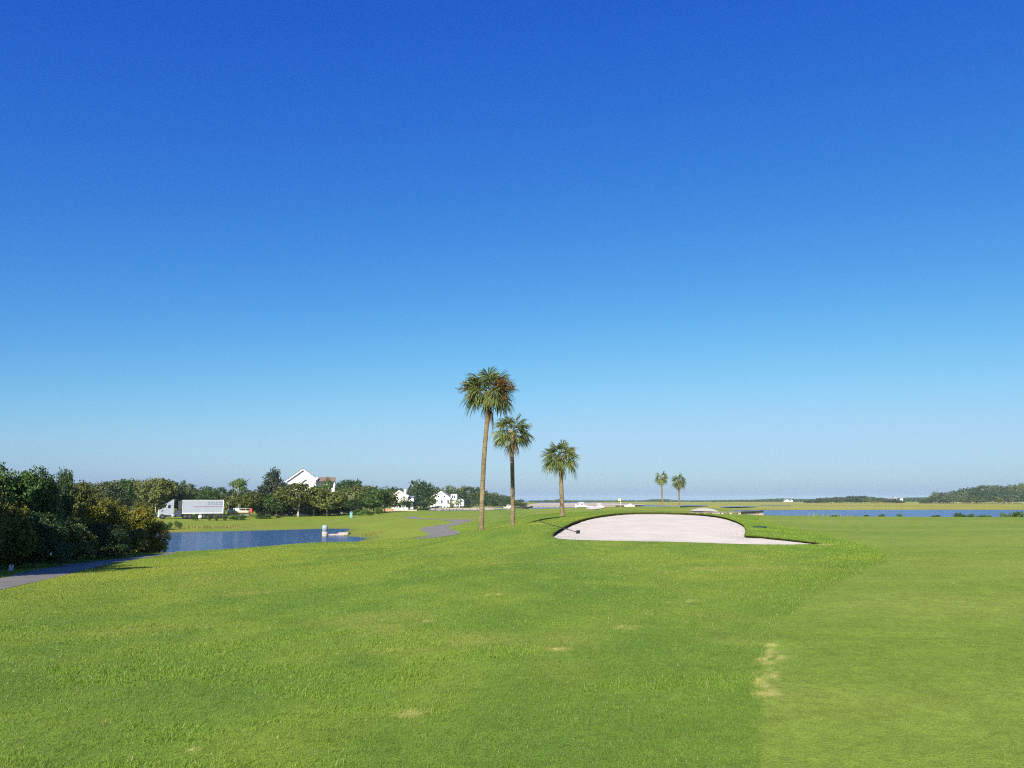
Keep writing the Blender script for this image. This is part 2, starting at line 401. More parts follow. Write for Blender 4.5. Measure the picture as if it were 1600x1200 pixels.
def turf(x, y):
    """albedo (n,3), fairway share (n,), lushness (n,)"""
    x = np.asarray(x, float); y = np.asarray(y, float); n = len(x)
    g = lambda *c: np.broadcast_to(np.array(c, float), (n, 3))
    n1 = fbm(x / 4.5, y / 7.5, 11, 4); n2 = fbm(x / .8, y / 1.3, 23, 4); n3 = fbm(x / 1.9, y / 2.4, 37, 4); n4 = fbm(x / 15, y / 24, 41, 3)
    c = lerp(g(.092, .158, .030), g(.148, .202, .037), sstep(.3, .7, .55 * n1 + .45 * n2))
    c = lerp(c, g(.165, .205, .036), .6 * sstep(.5, .75, n4))
    left = sstep(2, -14, x) * sstep(120, 40, y)
    c = lerp(c, g(.178, .222, .034), .6 * left * sstep(.35, .65, n1))
    c = lerp(c, g(.25, .225, .085), .28 * sstep(.60, .80, n3))
    far = sstep(85, 105, y) * sstep(2, -15, x)
    c = lerp(c, g(.155, .190, .030), .6 * far)
    c = lerp(c, g(.22, .17, .06), .55 * far * sstep(.52, .7, fbm(x / 7, y / 5, 77, 3)) * sstep(170, 140, y))
    lush = sstep(.56, .68, fbm(x / 1.5, y / .9, 51, 4)) * sstep(15, 8, y)
    rim = sstep(3.0, .8, np.abs(poly_sd(ZONE, x, y) - 1.2)) * sstep(20, 24, y) * sstep(54, 46, y)
    lush = np.maximum(lush, rim * sstep(.35, .5, n2))
    c = lerp(c, g(.130, .210, .034), .55 * lush)
    zs = poly_sd(ZONE, x, y)
    c = lerp(c, g(.072, .142, .028), .45 * sstep(2.6, .3, zs) * sstep(.30, .60, n2 * .6 + n1 * .4) * sstep(24, 16, y))
    sdf = zs + .10 * (n2 - .5) * np.clip(y / 8, .6, 4)
    fw = sstep(.05, -.05, sdf / np.clip(y / 12, .5, 3))
    band = fbm(x / 26 + y * .004, y / 3.2, 61, 3); b2 = fbm(x / 3, y / 4, 67, 4)
    fc = lerp(g(.135, .190, .036), g(.180, .215, .052), sstep(.3, .7, .65 * band + .35 * b2))
    c = lerp(c, fc, fw)
    green = sstep(85, 110, y) * sstep(0, 6, x)
    c = lerp(c, lerp(g(.14, .19, .035), g(.21, .225, .05), sstep(.35, .7, band)), .8 * green)
    d = np.zeros(n)
    jx, jy = (n2 - .5) * .5, (n3 - .5) * .4
    for px, py, a, b in DRYP:
        s = max(.7, py / 14)
        d = np.maximum(d, np.exp(-(((x + jx * s * .5 - px) / a) ** 2 + ((y + jy * s * .5 - py) / (b * 1.6)) ** 2)))
    d = d * sstep(.38, .62, fbm(x / .045, y / .06, 91, 3) * .75 + n2 * .25)
    c = lerp(c, g(.42, .36, .17), np.clip(d * .9, 0, .7))
    c = c * np.array((1.33, 1.32, .82)) * (1 - .05 * fw[:, None] * np.array((1.8, .9, 1)))
    return c, fw, lush * (1 - fw)

# polar grid ground with a finely triangulated patch around the bunker
NA, NR = 430, 340
ANG = np.radians(np.linspace(-80, 80, NA)); RR = np.r_[0.3, np.geomspace(1.5, 950, NR - 1)]
GX = np.outer(RR, np.sin(ANG)); GY = np.outer(RR, np.cos(ANG)); GZ = height(GX, GY)
bw = np.array([tuple(W(*b)) for b in smooth_poly(BUNK, 300)])
rng = np.random.default_rng(7)
bw[:, :2] += rng.normal(0, .018, (300, 2))
BP = bw[:, :2]
br = np.hypot(BP[:, 0], BP[:, 1]); ba = np.arctan2(BP[:, 0], BP[:, 1])
i0 = np.searchsorted(RR, br.min() - 1.5) - 1; i1 = np.searchsorted(RR, br.max() + 2.5) + 1
j0 = np.searchsorted(ANG, ba.min() - .03) - 1; j1 = np.searchsorted(ANG, ba.max() + .03) + 1
idx = np.arange(NR * NA).reshape(NR, NA)
quads = np.stack([idx[:-1, :-1], idx[:-1, 1:], idx[1:, 1:], idx[1:, :-1]], -1)
keep = np.ones(quads.shape[:2], bool); keep[i0:i1, j0:j1] = False
quads = quads[keep]
loop = [(i0, j) for j in range(j0, j1)] + [(i, j1) for i in range(i0, i1)] + [(i1, j) for j in range(j1, j0, -1)] + [(i, j0) for i in range(i1, i0, -1)]
lx = np.array([(GX[i, j], GY[i, j]) for i, j in loop])
inner = np.array([(GX[i, j], GY[i, j]) for i in range(i0 + 1, i1) for j in range(j0 + 1, j1)])
inner = inner[np.abs(poly_sd(BP, inner[:, 0], inner[:, 1])) > .12]
nl, nb = len(lx), len(BP)
vin = [Vector(p) for p in np.vstack([lx, BP, inner])]
ein = [(i, (i + 1) % nl) for i in range(nl)] + [(nl + i, nl + (i + 1) % nb) for i in range(nb)]
vo, eo, fo, *_ = delaunay_2d_cdt(vin, ein, [], 0, 1e-5)
vo = np.array([tuple(v) for v in vo]); tris = np.array([f for f in fo if len(f) == 3])
ctr = vo[tris].mean(1)
tris = tris[(poly_sd(BP, ctr[:, 0], ctr[:, 1]) > 0) & (poly_sd(lx, ctr[:, 0], ctr[:, 1]) < 0)]
vz = height(vo[:, 0], vo[:, 1])
# depth of the cut edge round the rim
LIPK = [(862, .10), (900, .035), (1150, .035), (1279, .05)]
def lip_depth(k):                                            # k in 0..len(BUNK)
    ks = np.array([0, 1, 2, 3, 12, 13, 16, 18, 20, 24, 28, 31, 33, 35, 36, 37]); vs = np.array([.07, .035, .025, .02, .015, .025, .04, .06, .045, .05, .055, .075, .11, .12, .10, .08])
    return np.interp(k, ks, vs)
lipd = lip_depth(np.linspace(0, len(BUNK), nb, endpoint=False)) * (1 + .35 * (vnoise(np.arange(nb) / 2.0, np.zeros(nb), 5) - .5))
# outward normals of the rim
tn = np.roll(BP, -1, 0) - np.roll(BP, 1, 0); nrm = np.c_[tn[:, 1], -tn[:, 0]]; nrm /= np.linalg.norm(nrm, axis=1)[:, None]
if poly_sd(BP, *(BP[:1] + nrm[:1] * .05).T)[0] < 0: nrm = -nrm
allv = np.vstack([np.c_[GX.ravel(), GY.ravel(), GZ.ravel()], np.c_[vo, vz]])
bm = bmesh.new()
me = bpy.data.meshes.new('ground')
f3 = tris + NR * NA
me.from_pydata([tuple(v) for v in allv], [], [tuple(q) for q in quads.tolist()] + [tuple(t) for t in f3.tolist()])
bm.from_mesh(me); bmesh.ops.delete(bm, geom=[v for v in bm.verts if not v.link_faces], context='VERTS')
bmesh.ops.remove_doubles(bm, verts=bm.verts, dist=1e-4)
bmesh.ops.recalc_face_normals(bm, faces=bm.faces)
if sum(f.normal.z for f in list(bm.faces)[:500]) < 0: bmesh.ops.reverse_faces(bm, faces=bm.faces)
bm.to_mesh(me); bm.free()
me.polygons.foreach_set('use_smooth', np.ones(len(me.polygons), bool))
co = np.empty(len(me.vertices) * 3, np.float32); me.vertices.foreach_get('co', co); co = co.reshape(-1, 3)
cols, _, _ = turf(co[:, 0], co[:, 1])
# bare mud at the shores
sdp = poly_sd(POND, co[:, 0], co[:, 1])
cols = lerp(cols, np.broadcast_to(np.array((.12, .12, .04)), cols.shape), .5 * sstep(1.6, .2, sdp))
point_color(me, cols)
me.materials.append(M['turf'])
ground = part('ground', me, None); tag(ground, kind='structure')

from mathutils.bvhtree import BVHTree
_bvh = BVHTree.FromPolygons([v.co.copy() for v in me.vertices], [tuple(p.vertices) for p in me.polygons])
def on_ground(dz):                                            # heights of the ground sheet itself
    def f(x, y):
        out = np.empty(len(x))
        for i, (a, b) in enumerate(zip(x, y)):
            h = _bvh.ray_cast(Vector((a, b, 60)), Vector((0, 0, -1)))[0]
            out[i] = (h.z if h else zg(a, b)) + dz
        return out
    return f
# cut edge of the bunker, undercut a little
top = np.c_[BP - nrm * .015, height(BP[:, 0], BP[:, 1]) + .006]; bo = BP + nrm * .07
bot = np.c_[bo, top[:, 2] - lipd - .03]
fr = [(i, (i + 1) % nb, nb + (i + 1) % nb, nb + i) for i in range(nb)]
edge = part('bunker_edge', np_mesh('bunker_edge', np.vstack([top, bot]), fr, M['lip'], True), None); tag(edge, kind='structure')
# sand floor
def drape(poly, spacing, zf, name, material, kind='structure', jitter=0.0, extra=None):
    P = np.asarray(poly, float); x0, y0 = P.min(0); x1, y1 = P.max(0)
    sx, sy = (spacing if isinstance(spacing, tuple) else (spacing, spacing))
    gx, gy = np.meshgrid(np.arange(x0, x1, sx), np.arange(y0, y1, sy)); gx, gy = gx.ravel(), gy.ravel()
    ok = poly_sd(P, gx, gy) < -.45 * min(sx, sy); pts = np.c_[gx[ok], gy[ok]]
    n = len(P)
    vo, eo, fo, *_ = delaunay_2d_cdt([Vector(p) for p in np.vstack([P, pts])], [(i, (i + 1) % n) for i in range(n)], [list(range(n))], 1, 1e-5)
    vo = np.array([tuple(v) for v in vo]); fo = np.array([f for f in fo if len(f) == 3])
    a, b, c = vo[fo[:, 0]], vo[fo[:, 1]], vo[fo[:, 2]]
    flip = ((b - a)[:, 0] * (c - a)[:, 1] - (b - a)[:, 1] * (c - a)[:, 0]) < 0
    fo[flip] = fo[flip][:, ::-1]
    z = zf(vo[:, 0], vo[:, 1])
    o = part(name, np_mesh(name, np.c_[vo, z], fo, material, True), None); tag(o, kind=kind); return o
def sand_z(x, y):
    x = np.asarray(x, float); y = np.asarray(y, float)
    d2 = (x[:, None] - BP[:, 0]) ** 2 + (y[:, None] - BP[:, 1]) ** 2
    w = 1 / (d2 + .02) ** 1.5; lip = (w * lipd).sum(1) / w.sum(1)
    sd = -poly_sd(BP, x, y)
    rip = .02 * (fbm(x / 1.1, y / 1.1, 8, 3) - .5) * sstep(.1, .6, sd)
    return base_height(x, y) - lip - .14 * sstep(.2, 3.0, sd) + rip + .1 * sstep(.0, .9, sd) * sstep(.1, .25, lip) * 0
drape(BP + nrm * .06, .22, sand_z, 'bunker_sand', M['sand'])

# cart paths
def img_poly(pts): return [tuple(hit(px, y)[:2]) for px, y in pts]
lift = lambda dz: (lambda x, y: height(x, y) + dz)
left_e = [(-160, 938), (-80, 920), (0, 904), (40, 894), (80, 886), (130, 879), (180, 874), (225, 868.5), (256, 864.8)]
right_e = [(264, 866.6), (225, 872), (180, 880), (130, 891), (80, 904), (40, 913), (0, 922), (-80, 945), (-160, 968)]
pp = img_poly(left_e) + img_poly(right_e)
k = len(left_e)
hid = [ground_at(330, 62), ground_at(420, 72), ground_at(330, 65), ]
cart = pp[:k] + [tuple(ground_at(268, 47.5)[:2]), tuple(ground_at(281, 46.5)[:2])] + pp[k:]
drape(cart, .25, on_ground(.008), 'cart_path', M['asphalt'])
pp = img_poly([(646, 842), (668, 837), (669, 834), (656, 827), (664, 824), (704, 818), (706, 815), (690, 812.7), (654, 811.2), (629, 808.8), (640, 807.6), (652, 807.4), (656, 810), (690, 811.4), (720, 812), (739, 812.4), (719, 819), (704, 822.5), (702, 825), (712, 829), (719, 832.5), (717, 834.8), (700, 837.5), (680, 840)])
cart2 = smooth_poly(pp, 90)
drape(cart2, .4, on_ground(.015), 'cart_path', M['asphalt'])

# water
drape(POND + 0.0, (3.0, 3.0), lambda x, y: np.full(len(x), POND_Z), 'pond_water', M['pond'])
ring = [(7500 * math.cos(a), 7500 * math.sin(a)) for a in np.linspace(0, 2 * math.pi, 64, endpoint=False)]
me = bpy.data.meshes.new('creek_water'); me.from_pydata([(x, y, 0) for x, y in ring], [], [tuple(range(64))]); me.materials.append(M['creek'])
tag(part('creek_water', me, None), kind='structure')

# marsh flats, sandbar and second, third bunkers
def marsh_mat():
    m = bpy.data.materials.new('marsh_grass'); m.use_nodes = True
    n, l = m.node_tree.nodes, m.node_tree.links
    p = n['Principled BSDF']; p.inputs['Roughness'].default_value = 1; p.inputs['Specular IOR Level'].default_value = 0
    tc = n.new('ShaderNodeTexCoord'); mp = n.new('ShaderNodeMapping'); mp.inputs['Scale'].default_value = (.004, .011, 1)
    l.new(tc.outputs['Object'], mp.inputs['Vector'])
    t = n.new('ShaderNodeTexNoise'); t.inputs['Scale'].default_value = 1; t.inputs['Detail'].default_value = 8; t.inputs['Roughness'].default_value = .6
    l.new(mp.outputs[0], t.inputs['Vector'])
    r = n.new('ShaderNodeValToRGB'); e = r.color_ramp.elements
    e[0].position, e[0].color = .3, (.18, .21, .045, 1); e[1].position, e[1].color = .7, (.38, .31, .15, 1)
    k = e.new(.5); k.color = (.33, .33, .065, 1)
    l.new(t.outputs['Fac'], r.inputs[0]); l.new(r.outputs[0], p.inputs['Base Color'])
    t2 = n.new('ShaderNodeTexNoise'); t2.inputs['Scale'].default_value = .6; t2.inputs['Detail'].default_value = 4
    l.new(tc.outputs['Object'], t2.inputs['Vector'])
    b = n.new('ShaderNodeBump'); b.inputs['Strength'].default_value = 1; b.inputs['Distance'].default_value = 1.2
    l.new(t2.outputs['Fac'], b.inputs['Height']); l.new(b.outputs[0], p.inputs['Normal'])
    return m
M['marsh'] = marsh_mat()
marsh_pts = [PX(1112, 372), PX(1200, 385), PX(1290, 392), PX(1400, 398), PX(1500, 402), PX(1600, 398), PX(1800, 400), PX(2100, 420), PX(2100, 2300), PX(1000, 2300), PX(998, 900), PX(1015, 740), PX(1045, 655), PX(1075, 520), PX(1090, 420)]
drape(smooth_poly(marsh_pts, 120), (26, 26), lambda x, y: .06 + .5 * sstep(0, 60, -poly_sd(smooth_poly(marsh_pts, 120), x, y)) + .5 * (fbm(x / 30, y / 40, 5, 3) - .5) * sstep(0, 60, -poly_sd(smooth_poly(marsh_pts, 120), x, y)), 'marsh', M['marsh'])
for pts in ([PX(1060, 560), PX(1090, 556), PX(1108, 590), PX(1100, 625), PX(1066, 622)], [PX(1126, 470), PX(1150, 462), PX(1178, 480), PX(1184, 510), PX(1160, 520), PX(1132, 500)], [PX(1185, 560), PX(1225, 555), PX(1240, 580), PX(1195, 590)]):
    drape(smooth_poly(pts, 40), 12, lambda x, y: np.full(len(x), .86), 'tidal_pool', M['creek'])
sb = [PX(735, 418), PX(790, 428), PX(824, 440), PX(832, 528), PX(900, 540), PX(960, 560), PX(1003, 600), PX(1008, 700), PX(960, 900), PX(880, 1000), PX(845, 1000), PX(828, 700), PX(812, 470), PX(740, 450)]
drape(sb, 14, lambda x, y: .7 + .5 * fbm(x / 30, y / 60, 15, 3), 'sand_flat', M['beach'])
bk2 = img_poly([(916, 796.6), (925, 797), (935, 796.2), (944, 794), (946, 792.2), (938, 791.8), (925, 793), (917, 795)])
drape(smooth_poly(bk2, 50), .8, lift(.1), 'bunker_sand', M['sand'])
bk3 = [ground_at(px, d) for px, d in ((1078, 105), (1098, 103.5), (1121, 105), (1117, 112), (1101, 117), (1086, 112))]
drape(smooth_poly([tuple(v[:2]) for v in bk3], 50), .8, lift(.1), 'bunker_sand', M['sand'])
bk4 = [ground_at(px, d) for px, d in ((1108, 96), (1158, 96), (1160, 101), (1110, 101))]
drape([tuple(v[:2]) for v in bk4], 1.0, lift(.08), 'bunker_sand', M['sand'])

# ------------------------------------------------------------------ turf blades (stuff)
def blade_field(n, r0, r1, half, keep_fn=None, seed=1):
    r = np.random.default_rng(seed)
    u = r.random(n); ex = .4
    rr = (r0 ** ex + u * (r1 ** ex - r0 ** ex)) ** (1 / ex)
    a = (r.random(n) * 2 - 1) * half
    return rr * np.sin(a), rr * np.cos(a), r
def blades(x, y, z, h, w, col, r, lean=.6, yaw=None, dirx=None, diry=None):
    n = len(x)
    yaw = r.random(n) * 2 * np.pi if yaw is None else yaw
    dx, dy = np.cos(yaw) * w * .5, np.sin(yaw) * w * .5
    la = r.random(n) * 2 * np.pi; lm = r.random(n) * lean * h
    tx = x + np.cos(la) * lm + (0 if dirx is None else dirx); ty = y + np.sin(la) * lm + (0 if diry is None else diry)
    v = np.empty((n, 3, 3), np.float32)
    v[:, 0] = np.c_[x - dx, y - dy, z]; v[:, 1] = np.c_[x + dx, y + dy, z]; v[:, 2] = np.c_[tx, ty, z + h]
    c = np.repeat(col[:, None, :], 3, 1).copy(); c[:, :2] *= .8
    return v.reshape(-1, 3), c.reshape(-1, 3)
def clear_of_sand(x, y):
    return (poly_sd(BP, x, y) > .0) & (poly_sd(cart, x, y) > .03) & (poly_sd(cart2, x, y) > .1)
bx, by, r = blade_field(1050000, 3.9, 85, rad(44), seed=3)
ok = clear_of_sand(bx, by); bx, by = bx[ok], by[ok]
ok = (poly_sd(POND, bx, by) > 1) & ~((np.hypot(bx, by) > 30) & (poly_sd(ZONE, bx, by) < -1)); bx, by = bx[ok], by[ok]
bc, bf, bl = turf(bx, by)
d = np.hypot(bx, by)
tuft = sstep(.45, .7, vnoise(bx / .09, by / .09, 71))
h = (.012 + .011 * r.random(len(bx)) + .018 * bl * r.random(len(bx)) + .014 * tuft * r.random(len(bx))) * (1 - .55 * bf) * (1 + .010 * d)
w = np.maximum(.0035, .00062 * d) * (.7 + .6 * r.random(len(bx))) * (1 + .5 * bl)
bc = bc * (.76 + .56 * r.random(len(bx)))[:, None]
straw = r.random(len(bx)) < .045 * (1 - .5 * bf)
bc[straw] = np.array((.36, .33, .15)) * (.7 + .6 * r.random(straw.sum()))[:, None]
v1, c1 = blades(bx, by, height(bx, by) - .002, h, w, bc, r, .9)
# shaggy turf hanging over the bunker rim and the long grass beside its tail
n = 15000
k = r.integers(0, nb, n); t = r.random(n)
q = BP[k] * (1 - t)[:, None] + BP[(k + 1) % nb] * t[:, None]; nn = nrm[k]
off = r.random(n) ** 2 * .35 - .02
ex_, ey_ = (q + nn * off[:, None]).T
lk = lipd[k]
cc, _, _ = turf(ex_, ey_); cc = cc * (.6 + .5 * r.random(n))[:, None]
over = (.10 * r.random(n) + .03) * np.clip(lk / .15, .3, 1)
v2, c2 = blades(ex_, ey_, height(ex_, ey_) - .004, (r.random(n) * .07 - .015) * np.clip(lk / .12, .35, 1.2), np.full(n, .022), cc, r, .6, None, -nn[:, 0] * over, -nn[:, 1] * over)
n = 12000
tx_ = W(1200, 835, 36); zx = np.array(ZONE[5:15])
k = r.integers(0, len(zx) - 1, n); t = r.random(n)
q = zx[k] * (1 - t)[:, None] + zx[k + 1] * t[:, None] + r.normal(0, 1, (n, 2)) * np.array((.4, .6)) + np.array((-.5, .5))
ok = (poly_sd(BP, q[:, 0], q[:, 1]) > .05) & (poly_sd(ZONE, q[:, 0], q[:, 1]) > -.05); q = q[ok]; n = len(q)
cc, _, _ = turf(q[:, 0], q[:, 1]); cc = lerp(cc, np.broadcast_to(np.array((.13, .235, .028)), cc.shape), .6 * r.random(n)) * (.7 + .6 * r.random(n))[:, None]
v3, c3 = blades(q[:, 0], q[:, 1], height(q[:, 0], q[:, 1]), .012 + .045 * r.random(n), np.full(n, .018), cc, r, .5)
n = 420
k = r.choice(np.r_[np.arange(0, 8), np.arange(230, 300), np.arange(130, 180)], n)
q = BP[k] - nrm[k] * (r.random(n) ** 2.2 * 1.1 + .03)[:, None] + r.normal(0, .08, (n, 2)); q = q[poly_sd(BP, q[:, 0], q[:, 1]) < -.03]; n = len(q)
yw = r.random(n) * 6.28
v4, c4 = blades(q[:, 0], q[:, 1], sand_z(q[:, 0], q[:, 1]) + .006, np.full(n, .012), np.full(n, .03), np.array((.09, .085, .04)) * (.5 + r.random(n))[:, None], r, .2, None, np.cos(yw) * .09, np.sin(yw) * .09)
vv = np.vstack([v1, v2, v3, v4]); me = np_mesh('turf_grass', vv, np.arange(len(vv)).reshape(-1, 3), M['blade'])
point_color(me, np.vstack([c1, c2, c3, c4]))
tag(part('turf_grass', me, None), kind='stuff')
# reeds and rough along the far banks
def bank_grass(name, polyline, n, hh, ww, colr, spread, seed):
    r = np.random.default_rng(seed); P = np.array([tuple(p)[:2] for p in polyline])
    L = np.r_[0, np.cumsum(np.linalg.norm(np.diff(P, axis=0), axis=1))]; t = r.random(n) * L[-1]
    x = np.interp(t, L, P[:, 0]) + r.normal(0, spread, n); y = np.interp(t, L, P[:, 1]) + r.normal(0, spread * 2, n)
    cl = vnoise(t / 2.3, t * 0, seed); ok = r.random(n) < .25 + .9 * cl; x, y, cl = x[ok], y[ok], cl[ok]; n = len(x)
    c = np.array(colr)[r.integers(0, len(colr), n)] * (.7 + .6 * r.random(n))[:, None]
    v, c = blades(x, y, height(x, y) - .05, hh * (.35 + .75 * r.random(n)) * (.5 + .9 * cl), np.full(n, ww), c, r, .35)
    me = np_mesh(name, v, np.arange(len(v)).reshape(-1, 3), M['blade']); point_color(me, c); tag(part(name, me, None), kind='stuff')
EDGE = [ground_at(*p) for p in ((1192, 128), (1200, 110), (1220, 92), (1250, 84.5), (1290, 82), (1400, 81.5), (1600, 80.5), (1800, 79))]
bank_grass('bank_grass', EDGE[:5], 16000, .55, .05, [(.20, .26, .05), (.30, .29, .10), (.14, .22, .03)], 1.2, 5)
bank_grass('bank_grass', EDGE[4:], 9000, .26, .05, [(.16, .22, .04), (.24, .26, .08)], .8, 6)
bank_grass('bank_grass', [hit(575, 836), hit(583, 834), hit(592, 832)], 110, .4, .10, [(.26, .21, .06), (.30, .18, .06), (.2, .2, .04)], .7, 8)
bank_grass('bank_grass', [hit(270, 826), hit(300, 825), hit(340, 824), hit(372, 824)], 700, .5, .10, [(.30, .21, .09), (.24, .2, .05), (.18, .21, .04)], 1.6, 9)

# ------------------------------------------------------------------ trees
L_ = {
 'dark': leaf_mat('dark_foliage', (.018, .040, .012), (.034, .068, .018), (.066, .105, .028)),
 'green': leaf_mat('green_foliage', (.030, .066, .013), (.056, .108, .021), (.095, .155, .034)),
 'olive': leaf_mat('olive_foliage', (.048, .066, .013), (.092, .115, .021), (.165, .170, .042)),
 'yellow': leaf_mat('yellow_green_foliage', (.085, .090, .009), (.150, .148, .014), (.24, .205, .026)),
 'grey': leaf_mat('grey_green_foliage', (.045, .066, .024), (.082, .110, .040), (.145, .165, .070)),
 'bright': leaf_mat('bright_foliage', (.045, .10, .012), (.085, .155, .02), (.15, .21, .045)),
 'cone': leaf_mat('glossy_dark_foliage', (.012, .026, .010), (.024, .046, .018), (.075, .07, .045), rough=.4),
 'palm': leaf_mat('palm_fronds', (.072, .112, .028), (.130, .170, .046), (.24, .255, .085), trans=.25, rough=.45),
 'palm_dry': leaf_mat('dry_palm_fronds', (.10, .07, .03), (.17, .12, .05), (.26, .20, .09)),
 'rust': leaf_mat('rusty_fruit_stalks', (.07, .035, .014), (.15, .072, .024), (.25, .14, .05)),
}
def crown_mesh(name, seed, lobes, n_clump, per, csize, leaf, material, up=.15, inner=.22, aspect=.55):
    r = np.random.default_rng(seed); L = np.array(lobes, float)
    area = (L[:, 3] * L[:, 4] + L[:, 3] * L[:, 5] + L[:, 4] * L[:, 5]); k = r.choice(len(L), n_clump * 2, p=area / area.sum())
    dr = r.normal(0, 1, (n_clump * 2, 3)); dr /= np.linalg.norm(dr, axis=1)[:, None]; dr[:, 2] += up; dr /= np.linalg.norm(dr, axis=1)[:, None]
    rr = np.where(r.random(n_clump * 2) < inner, .35 + .5 * r.random(n_clump * 2), .82 + .26 * r.random(n_clump * 2))
    c = L[k, :3] + dr * L[k, 3:6] * rr[:, None]
    # drop clumps buried in another lobe
    q = np.min(np.stack([(((c - l[:3]) / l[3:6]) ** 2).sum(1) + (k == i) * 9 for i, l in enumerate(L)]), 0)
    ok = (q > .5) & (c[:, 2] > .015); c, dr = c[ok][:n_clump], dr[ok][:n_clump]; nc = len(c)
    cs = csize * (.6 + .8 * r.random(nc))
    pos = np.repeat(c, per, 0) + np.clip(r.normal(0, 1, (nc * per, 3)), -1.5, 1.5) * np.repeat(cs, per)[:, None] * np.array((1, 1, .75))
    nr = np.repeat(dr, per, 0) * .75 + r.normal(0, .62, (nc * per, 3)) + np.array((0, 0, .25)); nr /= np.linalg.norm(nr, axis=1)[:, None]
    t = np.cross(nr, r.normal(0, 1, (nc * per, 3))); t /= np.linalg.norm(t, axis=1)[:, None]; b = np.cross(nr, t)
    s = leaf * (.6 + .8 * r.random(nc * per))[:, None]
    v = np.stack([pos - t * s, pos + b * s * aspect, pos + t * s, pos - b * s * aspect], 1).reshape(-1, 3)
    return np_mesh(name, v, np.arange(len(v)).reshape(-1, 4), material)
def rand_lobes(seed, n, rx, zc, rz, spread, size):
    r = random.Random(seed); out = [(0, 0, zc, rx * .62, rx * .62, rz * .75)]
    for i in range(n):
        a = 2 * math.pi * (i + r.random() * .7) / n * 1.618; q = spread * (.55 + .5 * r.random())
        s = size * (.7 + .6 * r.random())
        out.append((math.cos(a) * q * rx, math.sin(a) * q * rx, zc + rz * (r.random() * 1.5 - .75) * (1 - .25 * q), s, s, s * .82))
    return out
def trunk_mesh(name, seed, h, r0, n_limb, reach, material, bare=0.0):
    r = random.Random(seed); m = MB(); lean = (r.uniform(-.04, .04), r.uniform(-.04, .04))
    pts = [(lean[0] * t * t + r.uniform(-.01, .01) * (t > 0), lean[1] * t * t, h * t) for t in (0, .08, .3, .6, 1)]
    m.tube(pts, [r0 * 1.5, r0 * 1.05, r0 * .9, r0 * .75, r0 * .4], 7)
    for i in range(n_limb):
        a = 2 * math.pi * (i + r.random() * .6) / n_limb; z = h * r.uniform(.35 + bare, .95); L = reach * r.uniform(.6, 1.1)
        p = [(0, 0, z), (math.cos(a) * L * .45, math.sin(a) * L * .45, z + L * .35), (math.cos(a) * L, math.sin(a) * L, z + L * r.uniform(.5, .9))]
        m.tube(p, [r0 * .5, r0 * .34, r0 * .12], 5)
    return m.mesh(name, material)
# unit trees: 1 wide, 1 tall
PROTO = {}
def proto(key, crown, trunk): PROTO[key] = (crown, trunk)
def fit(lobes):      # keep the lobes inside the unit box
    L = np.array(lobes); lo = (L[:, :3] - L[:, 3:6]).min(0); hi = (L[:, :3] + L[:, 3:6]).max(0)
    s = np.array([1 / (hi[0] - lo[0]), 1 / (hi[1] - lo[1]), 1])
    L[:, 0] = (L[:, 0] - (hi[0] + lo[0]) / 2) * s[0]; L[:, 3] *= s[0]; L[:, 1] = (L[:, 1] - (hi[1] + lo[1]) / 2) * s[1]; L[:, 4] *= s[1]
    k = .97 / hi[2]; L[:, 2] *= k; L[:, 5] *= k
    return L
for i in range(3):
    for col in (['green', 'olive', 'dark'][i], 'yellow'):
        lob = fit(rand_lobes(100 + i * 7 + (col == 'yellow') * 50, 15, .5, .47, .47, .80, .21))
        proto(f'bush_{col}_{i}', crown_mesh('crown', 10 + i, lob, 520, 40, .040, .0185, L_[col], inner=.25), trunk_mesh('trunk', 20 + i, .5, .016, 7, .3, M['bark']))
for i in range(3):
    for col in ('olive', 'green', 'grey', 'dark'):
        lob = fit(rand_lobes(200 + i * 5 + len(col), 11, .5, .62, .36, .74, .20))
        proto(f'oak_{col}_{i}', crown_mesh('crown', 30 + i + len(col), lob, 260, 16, .045, .030, L_[col]), trunk_mesh('trunk', 40 + i, .55, .022, 6, .32, M['bark'] if i < 2 else M['bark_pale']))
for i in range(4):
    for col in ('olive', 'dark', 'grey'):
        lob = fit(rand_lobes(300 + i * 3 + len(col), 8, .5, .58, .40, .72, .24))
        proto(f'far_{col}_{i}', crown_mesh('crown', 50 + i + len(col), lob, 110, 9, .06, .052, L_[col], inner=.15), trunk_mesh('trunk', 60 + i, .5, .025, 3, .28, M['bark_pale']))
cone = [(0, 0, .90, .13, .13, .11), (.03, 0, .76, .20, .2, .14), (-.08, .05, .62, .27, .27, .15), (.13, -.05, .55, .27, .27, .16), (-.14, 0, .42, .33, .3, .18), (.16, .05, .36, .34, .33, .19), (0, -.12, .25, .38, .36, .2), (-.16, -.05, .2, .33, .34, .18), (.18, 0, .17, .32, .3, .16)]
proto('cone', crown_mesh('crown', 71, fit(cone), 620, 14, .034, .024, L_['cone'], inner=.25), trunk_mesh('trunk', 72, .6, .02, 4, .2, M['bark']))
pine = [(-.2, 0, .80, .22, .2, .07), (.05, .05, .90, .24, .22, .075), (.24, -.03, .84, .2, .2, .07), (-.05, -.1, .83, .25, .2, .06), (.3, .1, .74, .14, .14, .05), (-.33, .05, .72, .13, .12, .05)]
proto('pine', crown_mesh('crown', 73, fit(pine), 120, 12, .035, .03, L_['bright'], inner=.1), trunk_mesh('trunk', 74, .82, .018, 7, .28, M['bark_pale'], .3))
shr = fit(rand_lobes(91, 9, .5, .45, .42, .7, .24))
proto('shrub', crown_mesh('crown', 75, shr, 260, 14, .055, .034, L_['green'], inner=.3), trunk_mesh('trunk', 76, .4, .02, 5, .25, M['bark']))
